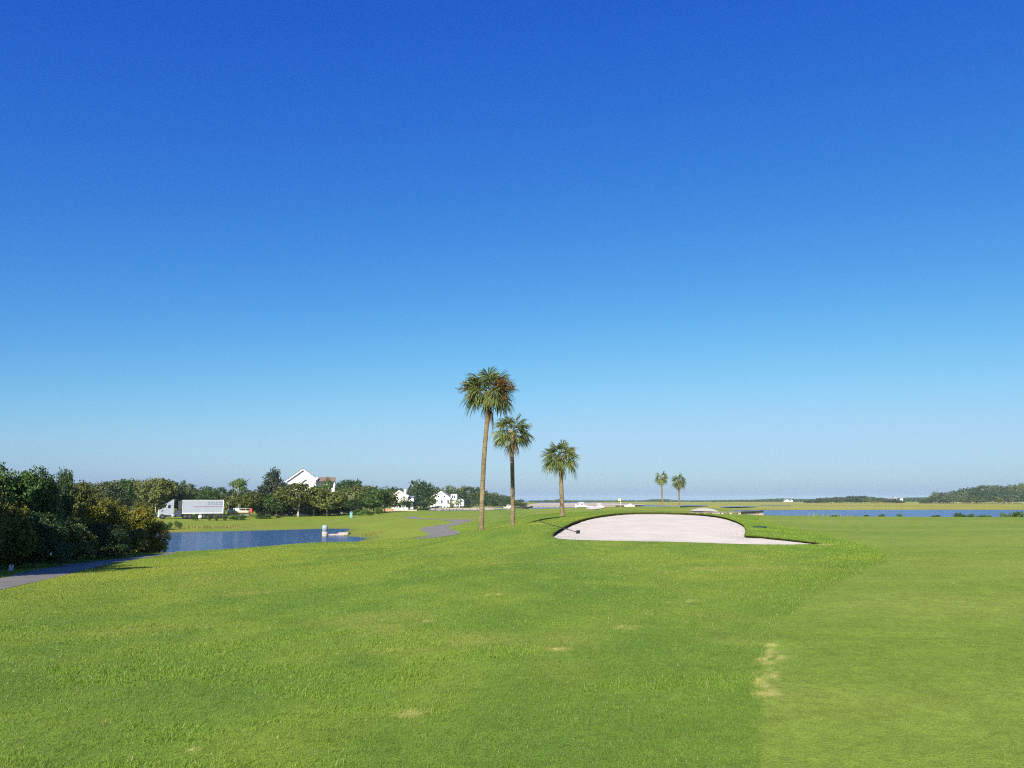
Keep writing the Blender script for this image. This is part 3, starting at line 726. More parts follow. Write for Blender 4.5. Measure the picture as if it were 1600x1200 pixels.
proto('shrub_pale', crown_mesh('crown', 77, fit(rand_lobes(92, 9, .5, .45, .42, .7, .24)), 240, 14, .055, .034, L_['grey'], inner=.3), trunk_mesh('trunk', 78, .4, .02, 5, .25, M['bark']))
proto('shrub_bright', crown_mesh('crown', 79, fit(rand_lobes(93, 9, .5, .45, .42, .7, .24)), 240, 14, .055, .034, L_['bright'], inner=.3), trunk_mesh('trunk', 80, .4, .02, 5, .25, M['bark']))
rt = random.Random(5)
NAMES = {'bush': ('tree', 'tree'), 'oak': ('oak_tree', 'tree'), 'far': ('woodland_tree', 'tree'), 'cone': ('magnolia_tree', 'tree'), 'pine': ('pine_tree', 'pine tree'), 'shrub': ('shrub', 'shrub')}
def tree(key, px, ytop, wpx, d, label, group=None, base=None, depth=1.0, name=None, cat=None):
    """one tree: crown top at image row ytop, wpx wide in the photograph, d metres away"""
    x, _ = PX(px, d); z0 = zg(x, d) if base is None else base
    H = EYE + ray(px, ytop)[1] * d - z0 + .05
    Wd = wpx / 1224.0 * d
    kind = key.split('_')[0]; nm, ct = NAMES[kind]
    t = empty(name or nm, (x, d, z0 - .04), rt.uniform(0, 6.28), (Wd, Wd * depth, H))
    tag(t, label, cat or ct, group)
    part('trunk', PROTO[key][1], t); part('crown', PROTO[key][0], t)
    return t

# near thicket left of the path
NEAR = [
 ('bush_green_0', 4, 722, 112, 35, 'tall leafy green tree at the left edge, highest of the thicket'),
 ('bush_green_0', 52, 730, 84, 37, 'green tree with twiggy top, second tallest of the left thicket'),
 ('bush_dark_2', 88, 733, 46, 40, 'dark narrow tree ending the tall part of the left thicket'),
 ('bush_olive_1', -34, 760, 90, 25, 'olive tree cut by the left edge above the path'),
 ('bush_yellow_0', 14, 778, 92, 30, 'olive yellow bush below the tallest green tree, left edge'),
 ('bush_olive_1', 112, 752, 72, 47, 'olive tree right of the dark narrow tree in the thicket'),
 ('bush_dark_2', 58, 800, 92, 31, 'dark shaded bush above the two white stakes'),
 ('bush_olive_1', 108, 806, 86, 35.5, 'dark olive bush in the middle of the path edge thicket'),
 ('bush_yellow_1', 140, 780, 66, 42, 'yellow green bush left of the other yellow bushes by the pond'),
 ('bush_yellow_2', 172, 778, 62, 43.5, 'tall pointed yellow green bush in the middle of the pond thicket'),
 ('bush_dark_2', 156, 818, 74, 40, 'low dark bush at the path edge in front of the yellow bushes'),
 ('bush_yellow_0', 203, 790, 62, 48, 'rounded yellow green bush second from the pond end of thicket'),
 ('bush_yellow_1', 233, 798, 66, 50, 'yellow green bush overhanging the pond, last of the thicket'),
 ('bush_olive_1', 200, 824, 52, 45, 'low olive bush beside the path near the pond'),
]
for key, px, yt, w, d, lab in NEAR: tree(key, px, yt, w, d, lab, 'trees and bushes of the left thicket')
# the same thicket carries on towards the camera, just outside the left edge; it shades the path side
for px_x, yy, hh, ww, key in ((-18.3, 19, 5.5, 6, 'bush_green_0'), (-20, 23, 6.0, 6, 'bush_olive_1'), (-22.5, 26.5, 6.2, 6, 'bush_dark_2'), (-24.5, 21, 6.8, 7, 'bush_green_0'), (-26.5, 27, 6.9, 7, 'bush_olive_1'), (-21, 14, 6, 7, 'bush_dark_2'), (-19, 9, 5.5, 6, 'bush_olive_1'), (-29, 33, 6.5, 7, 'bush_green_0'), (-24, 8, 6, 7, 'bush_green_0')):
    t = empty('tree', (px_x, yy, zg(px_x, yy) - .05), rt.uniform(0, 6), (ww, ww, hh)); tag(t, 'tree of the left thicket growing nearer than the picture edge', 'tree', 'thicket trees beside the viewer')
    part('trunk', PROTO[key][1], t); part('crown', PROTO[key][0], t)
# park trees across the pond
MID = [
 ('oak_olive_0', 128, 752, 62, 150, 'olive oak crown just right of the tall thicket'),
 ('oak_grey_1', 160, 752, 56, 165, 'grey green oak crown behind the yellow bushes'),
 ('oak_green_2', 186, 749, 50, 190, 'green oak crown between grey oak and olive oak, far left'),
 ('oak_olive_1', 211, 747, 58, 195, 'rounded olive oak behind the parked car'),
 ('oak_olive_2', 243, 746, 60, 178, 'brownish olive oak with visible trunk left of lorry cab'),
 ('oak_grey_0', 277, 754, 58, 186, 'wide grey green oak above the lorry cab'),
 ('oak_green_0', 287, 749, 18, 215, 'small bright green treetop rising behind the grey oak'),
 ('oak_dark_1', 262, 750, 36, 225, 'dark treetop peeping between the olive and grey oaks'),
 ('oak_green_1', 307, 764, 40, 205, 'green tree above the front of the trailer'),
 ('oak_green_2', 331, 766, 46, 200, 'green tree above the middle of the trailer'),
 ('far_dark_0', 316, 760, 34, 300, 'dark distant treetop above trailer front'),
 ('far_dark_1', 336, 761, 36, 310, 'dark distant treetop above trailer middle'),
 ('far_dark_2', 356, 764, 34, 305, 'dark distant treetop left of the pine'),
 ('far_dark_3', 382, 763, 36, 300, 'dark distant treetop right of the pine'),
 ('far_dark_0', 402, 764, 34, 300, 'dark distant treetop beside the magnolia'),
 ('oak_olive_0', 387, 767, 50, 186, 'olive tree behind the white parked boat'),
 ('oak_olive_1', 368, 772, 36, 196, 'yellowish olive tree behind the trailer rear end'),
 ('oak_green_0', 432, 766, 44, 184, 'low green tree below the dark magnolia'),
 ('oak_olive_2', 466, 754, 72, 181, 'broad dark olive oak in front of the gabled house'),
 ('oak_olive_0', 511, 761, 64, 180, 'round olive oak hiding the right side of gabled house'),
 ('oak_dark_0', 441, 772, 50, 184, 'dark oak in shade at the foot of the gabled house'),
 ('oak_dark_2', 490, 772, 50, 184, 'dark oak filling the gap between two olive oaks'),
 ('shrub', 503, 746, 26, 188, 'bright green treetop against the brown roofed wing'),
 ('oak_dark_1', 545, 749, 40, 240, 'dark rounded tree right of the gabled house'),
 ('far_dark_1', 530, 754, 20, 260, 'small dark treetop beside the brown roofed wing'),
 ('oak_olive_1', 562, 757, 44, 220, 'olive tree right of the dark rounded tree'),
 ('oak_green_1', 584, 763, 52, 205, 'spreading green oak left of the cream house'),
 ('oak_olive_2', 601, 765, 42, 215, 'olive oak with pale limbs beside the lamp post'),
 ('bush_dark_2', 455, 786, 40, 187, 'low dark undergrowth below the broad olive oak'), ('bush_dark_2', 484, 787, 40, 188, 'low dark undergrowth between the two olive oaks'), ('bush_dark_2', 515, 786, 42, 188, 'low dark undergrowth left of the teal utility box'),
 ('oak_olive_0', 551, 763, 42, 203, 'olive tree behind the two palms right of the gabled house'), ('bush_dark_2', 552, 780, 34, 191, 'dark undergrowth between the utility box and round shrubs'), ('oak_dark_0', 590, 772, 40, 225, 'dark low crown behind the lamp post oak'), ('oak_olive_1', 350, 773, 40, 202, 'olive tree behind the rear of the trailer'), ('oak_green_0', 408, 770, 40, 192, 'green tree left below the dark magnolia'),
 ('oak_dark_0', 300, 774, 50, 200, 'dark low trees behind the trailer front'), ('oak_dark_2', 334, 776, 50, 198, 'dark low tree behind the trailer middle'), ('bush_olive_1', 232, 778, 50, 185, 'olive undergrowth left of the lorry cab'), ('bush_dark_2', 195, 778, 50, 190, 'dark undergrowth behind the parked car'),
 ('oak_green_2', 574, 778, 40, 196, 'low green tree behind the round shrubs'),
 ('oak_dark_0', 532, 783, 28, 192, 'dark low tree behind the teal utility box'),
 ('far_dark_2', 575, 759, 40, 330, 'dark treetop behind the spreading oak'),
 ('far_dark_3', 603, 761, 34, 420, 'dark treetop left behind the cream house'),
 ('far_olive_0', 618, 760, 30, 430, 'olive treetop behind the cream house roof'),
 ('far_dark_0', 634, 762, 30, 440, 'dark treetop behind the white chimney'),
 ('oak_dark_2', 607, 776, 30, 240, 'shaded dark tree in front of the cream house'),
 ('oak_dark_1', 640, 783, 34, 330, 'dark tree below the cream house balcony'),
 ('far_dark_1', 654, 750.5, 34, 400, 'tall dark green tree between the two right hand houses'),
 ('far_dark_2', 666, 756, 30, 405, 'dark green tree right of the tallest one between houses'),
 ('far_dark_3', 645, 762, 28, 380, 'dark tree right beside the cream house'),
 ('far_dark_0', 657, 775, 30, 370, 'low dark tree below the tallest one between houses'),
 ('far_olive_1', 672, 776, 22, 400, 'low olive tree left of the white gabled house'),
]
for key, px, yt, w, d, lab in MID: tree(key, px, yt, w, d, lab, 'trees beyond the pond', depth=1.0)
tree('cone', 425, 729.5, 54, 190, 'tall dark conical magnolia left of the gabled house')
tree('pine', 370.5, 748, 30, 235, 'lone pine with flat bright crown and bare pale trunk')
for key, px, yt, w, d, lab in (
 ('shrub', 305, 802.5, 10, 158, 'round shrub in front of the trailer under its front'), ('shrub', 328, 803, 8, 158, 'small round shrub between the trailer wheels'), ('shrub_pale', 338.5, 803, 11, 157, 'pale round shrub hiding the trailer rear wheels'), ('shrub', 352, 803.5, 9, 158, 'round shrub at the trailer rear corner'),
 ('shrub', 372, 804.5, 26, 160, 'low wide shrub in front of the parked boat'), ('shrub', 412, 804.5, 30, 168, 'clipped low hedge below the dark magnolia'), ('shrub_pale', 436, 805, 12, 172, 'grey low shrub ending the hedge'),
 ('shrub_bright', 566, 796, 20, 178, 'pale bright shrub right of the teal utility box'), ('shrub', 578, 797.5, 14, 176, 'round green shrub at the lawn edge'), ('shrub', 555, 795, 16, 180, 'dark green shrub behind the teal utility box'), ('shrub', 592, 792, 14, 185, 'dark shrub at the foot of the lamp post'),
 ('shrub', 264, 815.5, 14, 118, 'leafy shrub on the far pond bank below lorry cab'), ('shrub', 280, 813.5, 12, 121, 'small leafy shrub on the far bank below the chassis'),
 ('shrub_bright', 667, 794, 16, 380, 'yellow green shrub left of the white house'), ('shrub_bright', 682, 790.5, 20, 415, 'shrub at the foot of the white house'), ('shrub', 706, 791, 16, 418, 'green shrub below the dark porch'), ('shrub_bright', 728, 790.5, 22, 425, 'low olive shrub right of the white house'), ('shrub_bright', 645, 793, 14, 360, 'green shrub behind the white canopy boat')):
    tree(key, px, yt, w, d, lab, None, depth=.8)
# wooded point, individual trees
r5 = random.Random(11)
prof = [(672, 764), (688, 761), (700, 757.5), (720, 758.5), (745, 761), (760, 766), (785, 772), (800, 777), (812, 782.5), (824, 790)]
def prof_y(px): return float(np.interp(px, [p[0] for p in prof], [p[1] for p in prof]))
for row, (d, drop, step) in enumerate(((455, 20, 11.5), (490, 9, 10.5), (540, 0, 9.5))):
    px = 664 + row * 3 if row != 0 else 716
    while px < 822 - row * 2:
        y = prof_y(px) + drop * (793 - prof_y(px)) / 34 * r5.uniform(.75, 1.1) + r5.uniform(-1.2, 1.6)
        if y < 789.5:
            tree(r5.choice(['far_dark_', 'far_dark_', 'far_olive_', 'far_grey_']) + str(r5.randrange(4)), px, y, r5.uniform(15, 24), d + r5.uniform(-12, 12), 'tree of the dark wooded point behind the white house', 'woods on the point', base=.7)
        px += step * r5.uniform(.75, 1.25)
# marsh island and right hand woods
prof = [(1264, 782.5), (1272, 780), (1290, 778.5), (1305, 777.5), (1325, 776), (1345, 775), (1360, 776), (1380, 778.5), (1394, 780), (1404, 778.5), (1411, 783.5)]
for row, (d, drop, step) in enumerate(((985, 3.5, 6.5), (1010, 0, 5.5))):
    px = 1262
    while px < 1412:
        y = prof_y(px) + drop * (786 - prof_y(px)) / 9 + r5.uniform(-.5, .8)
        tree(r5.choice(['far_dark_', 'far_grey_', 'far_olive_']) + str(r5.randrange(4)), px, min(y - .8, 783.2), r5.uniform(9, 14), d + r5.uniform(-8, 8), 'dark tree on the low marsh island across the creek', 'trees on the marsh island', base=.5)
        px += step * r5.uniform(.75, 1.25)
prof = [(1440, 783), (1447, 779.5), (1458, 774.5), (1468, 768.5), (1480, 770), (1494, 767), (1508, 764), (1530, 759.5), (1545, 757.5), (1562, 758), (1575, 760), (1588, 757.5), (1600, 755), (1640, 753), (1700, 755)]
for row, (d, drop, step) in enumerate(((900, 17, 9.5), (925, 9, 9), (950, 0, 8.5))):
    px = 1444 + row * 4
    while px < 1690:
        y = prof_y(px) + drop * (786 - prof_y(px)) / 28 * r5.uniform(.7, 1.1) + r5.uniform(-1.2, 1.2)
        tree(r5.choice(['far_dark_', 'far_grey_', 'far_olive_', 'far_dark_']) + str(r5.randrange(4)), px, min(y, 783), r5.uniform(13, 21), d + r5.uniform(-8, 8), 'tree of the woods beyond the marsh at the right edge', 'woods beyond the marsh on the right', base=.5)
        px += step * r5.uniform(.75, 1.25)
for px, yt, w, d, lab in ((1304, 806, 15, 77, 'rounded shrub on the creek bank, leftmost of the bank shrubs'), (1318, 808, 9, 77, 'very low shrub beside the leftmost bank shrub'), (1353, 805.5, 9, 77.5, 'thin upright shrub on the creek bank'), (1377, 804.5, 12, 77, 'round green shrub on the creek bank right of the thin one'), (1406, 803.5, 10, 78, 'leafy upright shrub in the middle of the creek bank'),
                          (1461, 805.5, 13, 76.5, 'low bright shrub alone on the creek bank'), (1500, 802, 20, 77, 'broad shrub left in the row at the right bank'), (1518, 803.5, 16, 77.5, 'low shrub in the middle of the right bank row'), (1532, 805, 16, 77, 'flat shrub between the two broad bank shrubs'), (1545, 805, 10, 77, 'small dark shrub in the right bank row'), (1568, 801.5, 11, 77, 'upright dark shrub near the right edge'), (1590, 799.5, 26, 77, 'largest dark shrub at the right edge of the bank'), (1622, 802, 26, 77, 'bank shrub cut by the right edge')):
    tree(rt.choice(['shrub', 'shrub_bright', 'shrub_bright']), px, yt - 1, w, d, lab, 'shrubs along the creek bank', depth=.8)
# hazy woods at the skyline: one mass of crowns nobody could count
def far_woods():
    r = np.random.default_rng(21); vs = []
    segs = [([(830, 785), (842, 783.2), (848, 785)], 1500), ([(847, 785), (855, 781.8), (862, 784)], 1480), ([(861, 784), (872, 781.2), (886, 783.8)], 1480), ([(886, 785), (900, 784), (915, 783.3), (925, 782.8), (940, 784), (958, 783), (975, 782.8), (1000, 783), (1020, 781), (1040, 780.7), (1060, 783.3), (1100, 783), (1140, 782), (1180, 781.5), (1220, 779.6), (1250, 780.3), (1290, 781), (1400, 780), (1420, 777.8), (1450, 778), (1480, 776.5), (1560, 776), (1750, 774)], 1650)]
    for pr, d in segs:
        xs = [p[0] for p in pr]; ys = [p[1] for p in pr]
        n = int((xs[-1] - xs[0]) * 5) + 30
        px = r.uniform(xs[0], xs[-1], n); top = np.interp(px, xs, ys) + r.normal(.3, .45, n)
        for p, t in zip(px, top):
            dd = d + r.uniform(-40, 60); c = W(p, t, dd); zt = max(c.z, 2.2); k = 26
            rr = r.uniform(2.5, 5.0)
            z = r.uniform(.4, zt, k); q = r.normal(0, rr * .6, (k, 2))
            pos = np.c_[c.x + q[:, 0], c.y + q[:, 1], z - .0]
            nr = r.normal(0, 1, (k, 3)) + np.array((0, -.8, .4)); nr /= np.linalg.norm(nr, axis=1)[:, None]
            tt = np.cross(nr, r.normal(0, 1, (k, 3))); tt /= np.linalg.norm(tt, axis=1)[:, None]; b = np.cross(nr, tt)
            s = r.uniform(.9, 1.9, (k, 1))
            vs.append(np.stack([pos - tt * s, pos + b * s * .7, pos + tt * s, pos - b * s * .7], 1).reshape(-1, 3))
    v = np.vstack(vs); v[:, 2] = np.maximum(v[:, 2], .1)
    o = part('far_woods', np_mesh('far_woods', v, np.arange(len(v)).reshape(-1, 4), L_['dark']), None); tag(o, kind='stuff')
far_woods()
shore = [PX(p, d) for p, d in ((835, 1440), (1000, 1560), (1200, 1590), (1760, 1590), (1760, 2600), (835, 2600))]
drape(shore, 120, lambda x, y: np.full(len(x), .35), 'far_shore', M['marsh'])

# ------------------------------------------------------------------ palms
def frond(r, out, base, az, el, reach, droop, nl=24, wid=.05):
    """one fan frond: stalk then leaflets spread round its drooping end"""
    d = np.array((math.cos(az) * math.cos(el), math.sin(az) * math.cos(el), math.sin(el)))
    side = np.array((-math.sin(az), math.cos(az), 0))
    up = np.cross(d, side); up = up if up[2] > 0 else -up
    ro = r.normal(0, .45); side, up = side * math.cos(ro) + up * math.sin(ro), up * math.cos(ro) - side * math.sin(ro)
    st = reach * .50; p0 = np.array(base)
    def at(t): return p0 + d * st * t + np.array((0, 0, -droop * .28 * (st * t) ** 2))
    a, b = at(.12), at(1.0); d2 = at(1.0) - at(.8); d2 /= np.linalg.norm(d2)
    for q0, q1 in ((a, at(.6)), (at(.6), b)):
        out.append(np.stack([q0 - side * .022, q0 + side * .022, q1 + side * .016, q1 - side * .016]))
    for i in range(nl):
        f = (i + .5) / nl * 2 - 1; ang = f * 2.05 + r.normal(0, .06)
        L = reach * .56 * (1 - .34 * abs(f) ** 2) * r.uniform(.82, 1.1)
        dr = d2 * math.cos(ang) + side * math.sin(ang) - up * .38 * abs(f) + r.normal(0, .06, 3)
        dr /= np.linalg.norm(dr)
        w = np.cross(dr, up); w /= (np.linalg.norm(w) + 1e-9); w = w * .8 + up * r.normal(0, .4); w = w / np.linalg.norm(w) * wid * .5
        fl = droop * (.7 + .6 * r.random())
        m1 = b + dr * L * .5 + np.array((0, 0, -fl * .06 * L)); m2 = b + dr * L * .78 + np.array((0, 0, -fl * .22 * L)); tip = b + dr * L * .92 + np.array((0, 0, -fl * .52 * L))
        out.append(np.stack([b - w * .4, b + w * .4, m1 + w, m1 - w])); out.append(np.stack([m1 - w, m1 + w, m2 + w * .7, m2 - w * .7])); out.append(np.stack([m2 - w * .7, m2 + w * .7, tip + w * .08, tip - w * .08]))
def quads_mesh(name, out, material):
    v = np.concatenate(out).reshape(-1, 3); return np_mesh(name, v, np.arange(len(v)).reshape(-1, 4), material)
def palm_bark():
    m = bpy.data.materials.new('palm_bark'); m.use_nodes = True
    n, l = m.node_tree.nodes, m.node_tree.links; p = n['Principled BSDF']; p.inputs['Roughness'].default_value = .95; p.inputs['Specular IOR Level'].default_value = .1
    tc = n.new('ShaderNodeTexCoord'); mp = n.new('ShaderNodeMapping'); mp.inputs['Scale'].default_value = (5, 5, 2.2); l.new(tc.outputs['Object'], mp.inputs[0])
    t = n.new('ShaderNodeTexNoise'); t.inputs['Scale'].default_value = 1.3; t.inputs['Detail'].default_value = 8; t.inputs['Roughness'].default_value = .7; l.new(mp.outputs[0], t.inputs['Vector'])
    r = n.new('ShaderNodeValToRGB'); e = r.color_ramp.elements; e[0].position, e[0].color = .33, (.075, .06, .036, 1); e[1].position, e[1].color = .72, (.29, .235, .14, 1); k = e.new(.52); k.color = (.18, .142, .08, 1)
    l.new(t.outputs['Fac'], r.inputs[0]); l.new(r.outputs[0], p.inputs['Base Color'])
    w = n.new('ShaderNodeTexWave'); w.bands_direction = 'Z'; w.inputs['Scale'].default_value = 2.2; w.inputs['Distortion'].default_value = 11; w.inputs['Detail'].default_value = 3; l.new(tc.outputs['Object'], w.inputs['Vector'])
    b = n.new('ShaderNodeBump'); b.inputs['Strength'].default_value = .5; b.inputs['Distance'].default_value = .02; l.new(w.outputs['Fac'], b.inputs['Height']); l.new(b.outputs[0], p.inputs['Normal'])
    return m
M['palm_bark'] = palm_bark()
M['boot'] = mat('palm_leaf_bases', (.33, .23, .145), .95, .1, noise=.3, scale=6)
def palm(label, spine, d, r0, r1, reach, nf, seed, el_lo, boots=.5, fruit=0, dead=4, group=None, nl=24, depth_lean=0.0, yoff=0.0, skirt=0, wid=.05):
    r = np.random.default_rng(seed); pts = [W(px, y, d) for px, y in spine]; b = pts[0].copy(); b.z = min(b.z, zg(b.x, b.y)) - .05
    t = empty('palm_tree', tuple(b)); tag(t, label, 'palm tree', group)
    loc = [p - b for p in pts]; loc[0] = Vector((0, 0, 0)); zs = [p.z for p in loc]; Hh = zs[-1]
    fx = lambda z: float(np.interp(z, zs, [p.x for p in loc]))
    # smooth trunk
    Z = np.linspace(0, Hh, 26); X = np.array([fx(z) for z in Z]); X = np.convolve(np.pad(X, 2, 'edge'), np.ones(5) / 5, 'valid'); X[0] = 0
    R = np.array([np.interp(z / Hh, [0, .04, .2, .8, .93, 1], [r0 * 1.3, r0 * 1.08, r0, r1, r1 * 1.12, r1 * 1.0]) * (1 + .05 * (r.random() - .5)) for z in Z])
    m = MB(); m.tube([(x, 0, z) for x, z in zip(X, Z)], R, 14); m.build('trunk', M['palm_bark'], t)
    top = np.array((X[-1], 0, Hh))
    # leaf bases criss-crossed under the crown
    m = MB(); nbt = int(46 * boots / .5)
    for i in range(nbt):
        a = i * 2.399; z = Hh - boots * (1 - i / nbt) + .05; bxp = np.array((np.interp(z, Z, X), 0, z)); rr = r1 * 1.0
        o = np.array((math.cos(a), math.sin(a), 0)); L = r.uniform(.18, .34)
        m.tube([bxp + o * rr * .7, bxp + o * (rr + L * .30) + np.array((0, 0, L * .6)), bxp + o * (rr + L * .5) + np.array((0, 0, L * 1.05))], [.05, .038, .022], 5)
    m.build('leaf_bases', M['boot'], t)
    out = []; base = top + np.array((0, 0, .12))
    for i in range(nf):
        f = (i + .5) / nf; az = i * 2.39996 + r.normal(0, .2)
        el = math.asin(np.clip(1 - (1 - math.sin(el_lo)) * f ** .8, -1, 1)) + r.normal(0, .06)
        el = min(el, 1.35)
        frond(r, out, base + np.array((0, 0, .25 * (1 - f))), az, el, reach * (.80 + .25 * r.random()) * (1.0 if el > 0 else .95), .35 + .5 * r.random() + (.3 if el < 0 else 0), nl, wid)
    quads_mesh_ = quads_mesh('crown', out, L_['palm']); part('crown', quads_mesh_, t)
    if dead:
        out = []
        for i in range(dead): frond(r, out, base - np.array((0, 0, .1)), r.random() * 6.28, rad(-58 - 22 * r.random()), reach * (.6 + .3 * r.random()), 1.0, nl, wid)
        part('dry_fronds', quads_mesh('dry_fronds', out, L_['palm_dry']), t)
    if fruit:
        for az0, el0, ln, cnt in fruit:
            out = []
            for q in range(cnt):
                az = az0 + r.normal(0, .35); el = el0 + r.normal(0, .16); dirv = np.array((math.cos(az) * math.cos(el), math.sin(az) * math.cos(el), math.sin(el)))
                p = base + dirv * reach * .30; L = ln * r.uniform(.7, 1.15); prev = p
                for s in range(1, 7):
                    nx = p + dirv * L * s / 6 + np.array((0, 0, -.16 * (s / 6) ** 2 * L)) + r.normal(0, .025, 3)
                    wv = np.array((0, .012, .012)); out.append(np.stack([prev - wv, prev + wv, nx + wv, nx - wv]))
                    for g in range(5):
                        tw = nx + r.normal(0, .13, 3); w2 = r.normal(0, .009, 3); out.append(np.stack([nx - w2, nx + w2, tw + w2, tw - w2]))
                        for g2 in range(2):
                            e2 = tw + r.normal(0, .07, 3); w3 = r.normal(0, .009, 3); out.append(np.stack([tw - w3, tw + w3, e2 + w3, e2 - w3]))
                    prev = nx
            part('fruit_stalk', quads_mesh('fruit_stalk', out, L_['rust']), t)
    return t
PI = math.pi
palm('tallest palm with bushy crown and rusty fruit stalks', [(752, 830), (752.5, 800), (754, 760), (756.5, 710), (760, 670), (763, 638), (763.5, 618)], 40, .125, .115, 1.66, 54, 1, -.40, .60,
     fruit=((PI - .15, .42, 1.05, 6), (-.25, .35, .85, 9), (-.9, .30, .8, 4)), dead=2)
palm('slim middle palm with ragged crown right of the tallest palm', [(801, 824), (801.2, 800), (801, 760), (800.3, 720), (800, 679)], 48, .135, .118, 1.52, 36, 2, -.42, .55, fruit=((-.3, -.3, .9, 1),), dead=2)
palm('short palm with drooping dark crown beside the big bunker', [(878.5, 808), (878, 785), (876.8, 755), (876, 726), (876, 719)], 56, .155, .14, 1.66, 42, 3, -.44, .5, fruit=((-.2, .35, .95, 2),), dead=2)
palm('far thin palm on the green, left of the pair', [(1035, 793.6), (1034.3, 770), (1033.6, 750), (1033.4, 747)], 170, .16, .15, 1.85, 30, 4, -.85, .7, dead=2, group='pair of palms on the far green', nl=14, wid=.1)
palm('far palm with full drooping crown, right of the pair', [(1061, 793.6), (1061, 775), (1060.7, 755), (1060.7, 752)], 172, .17, .16, 2.05, 42, 5, -.95, .7, dead=4, group='pair of palms on the far green', nl=14, wid=.1)
for i, (px, yt, yb, d, lab) in enumerate(((347, 778, 809, 190, 'yellowish palm at the trailer rear end'), (357, 774, 808, 194, 'yellowish palm beside the trailer rear end'), (529, 766, 800, 193, 'green palm right of the gabled house, left of two'), (546, 765, 800, 196, 'green palm right of the gabled house, right of two'),
                                          (625, 777, 797, 330, 'dark palm in front of the cream house'), (636, 776, 797, 335, 'dark palm below the white chimney'), (661.5, 780, 794, 395, 'palm between the cream house and the white house'), (706.5, 781, 792.5, 415, 'left palm in front of the dark porch'), (716.5, 778.5, 792.5, 418, 'right palm in front of the dark porch'))):
    zt = zg(*PX(px, d)); yb_ = 780.5 + (EYE - zt) / d * 1224
    palm(lab, [(px, yb_), (px, (yb_ + yt) / 2), (px, yt + 1.7 / d * 1224)], d, .22, .2, 2.0 if d < 250 else 2.6, 18, 30 + i, -.6, .5, dead=2, nl=10, wid=.2)

# ------------------------------------------------------------------ buildings
def wall_window(m_parent, name, x0, x1, z0, z1, y, pane=True):
    f = MB(); t = .12
    f.box(x0 - t, x1 + t, y - .06, y + .02, z1, z1 + t); f.box(x0 - t, x1 + t, y - .06, y + .02, z0 - t, z0)
    f.box(x0 - t, x0, y - .05, y + .02, z0, z1); f.box(x1, x1 + t, y - .05, y + .02, z0, z1)
    fo = f.build(name, M['white'], m_parent)
    p = MB(); p.box(x0, x1, y - .03, y + .02, z0, z1); p.build('pane', M['glass'], fo)
def gable_roof(xl, xm, xr, zl, zm, zr, y0, y1, t=.22):
    return [MB().prism([(xl, zl), (xm, zm), (xm, zm + t), (xl, zl + t)], 'y', y0, y1), MB().prism([(xm, zm), (xr, zr), (xr, zr + t), (xm, zm + t)], 'y', y0, y1)]
def merge(*ms):
    o = MB()
    for m in ms: o._add(m.v, m.f)
    return o
def gable_body(m, x0, xm, x1, z0, ze, zm, y0, y1):
    m.prism([(x0, z0), (x1, z0), (x1, ze), (xm, zm), (x0, ze)], 'y', y0, y1)
def house_frame(px, d, rz):
    g = ground_at(px, d); return g
# big gabled house behind the oaks, d about 205 m
D1 = 205; k1 = D1 / 1224
h1 = ground_at(470, D1); hb = EYE - h1.z
t = empty('gabled_house', tuple(h1), rad(13)); tag(t, 'white house with tall gable and brown roofed wing behind the oaks', 'house')
Z = lambda y: (780.5 - y) * k1 + hb; X = lambda px: (px - 470) * k1
m = MB(); gable_body(m, X(450), X(471), X(490.5), 0, Z(749), Z(733.6), 0, 11); m.build('wall', M['white'], t)
a, b = gable_roof(X(445), X(471), X(493), Z(752.2), Z(732.6), Z(748.8), -.55, 11.4); merge(a, b).build('roof', M['dark_roof'], t)
m = MB(); w_ = .34
m.prism([(X(445), Z(752.2) - w_), (X(471), Z(732.6) - w_), (X(471), Z(732.6)), (X(445), Z(752.2))], 'y', -.6, -.5); m.prism([(X(471), Z(732.6) - w_), (X(493), Z(748.8) - w_), (X(493), Z(748.8)), (X(471), Z(732.6))], 'y', -.6, -.5); m.build('rake_board', M['white'], t)
m = MB(); gable_body(m, X(467), X(476.5), X(488), 0, Z(756), Z(748.8), -2.6, .0); m.build('porch_wall', M['white'], t)
a, b = gable_roof(X(464), X(476.5), X(492), Z(757.5), Z(747.6), Z(758.2), -3.1, -.02, .18); merge(a, b).build('porch_roof', M['dark_roof'], t)
m = MB(); m.prism([(X(464), Z(757.5) - .26), (X(476.5), Z(747.6) - .26), (X(476.5), Z(747.6)), (X(464), Z(757.5))], 'y', -3.16, -3.06); m.prism([(X(476.5), Z(747.6) - .26), (X(492), Z(758.2) - .26), (X(492), Z(758.2)), (X(476.5), Z(747.6))], 'y', -3.16, -3.06); m.build('rake_board', M['white'], t)
m = MB(); m.box(X(437), X(450) - .02, 1.0, 9, 0, Z(772)); m.build('side_wall', M['white'], t)
m = MB(); m.prism([(X(436), Z(774.5)), (X(451), Z(762.5)), (X(451), Z(761)), (X(436), Z(773))], 'y', .2, 9.4); m.build('side_roof', M['dark_roof'], t)
m = MB(); m.prism([(X(436), Z(774.5) - .2), (X(451), Z(762.5) - .2), (X(451), Z(761.6)), (X(436), Z(773.6))], 'y', .1, .19); m.build('rake_board', M['white'], t)
m = MB(); m.box(X(490.5) + .02, X(520), 3, 9, 0, Z(751.5)); m.box(X(512), X(512.8), 2.2, 2.36, 0, Z(751.5)); m.box(X(519), X(519.8), 2.2, 2.36, 0, Z(751.5)); m.build('wing_wall', M['white'], t)
m = MB(); m.prism([(1.6, Z(751.6)), (6, Z(745.3)), (9.8, Z(751.6)), (9.8, Z(751.0)), (6, Z(744.6)), (1.6, Z(751.0))], 'x', X(492.5), X(521.5)); m.build('wing_roof', M['brown_roof'], t)
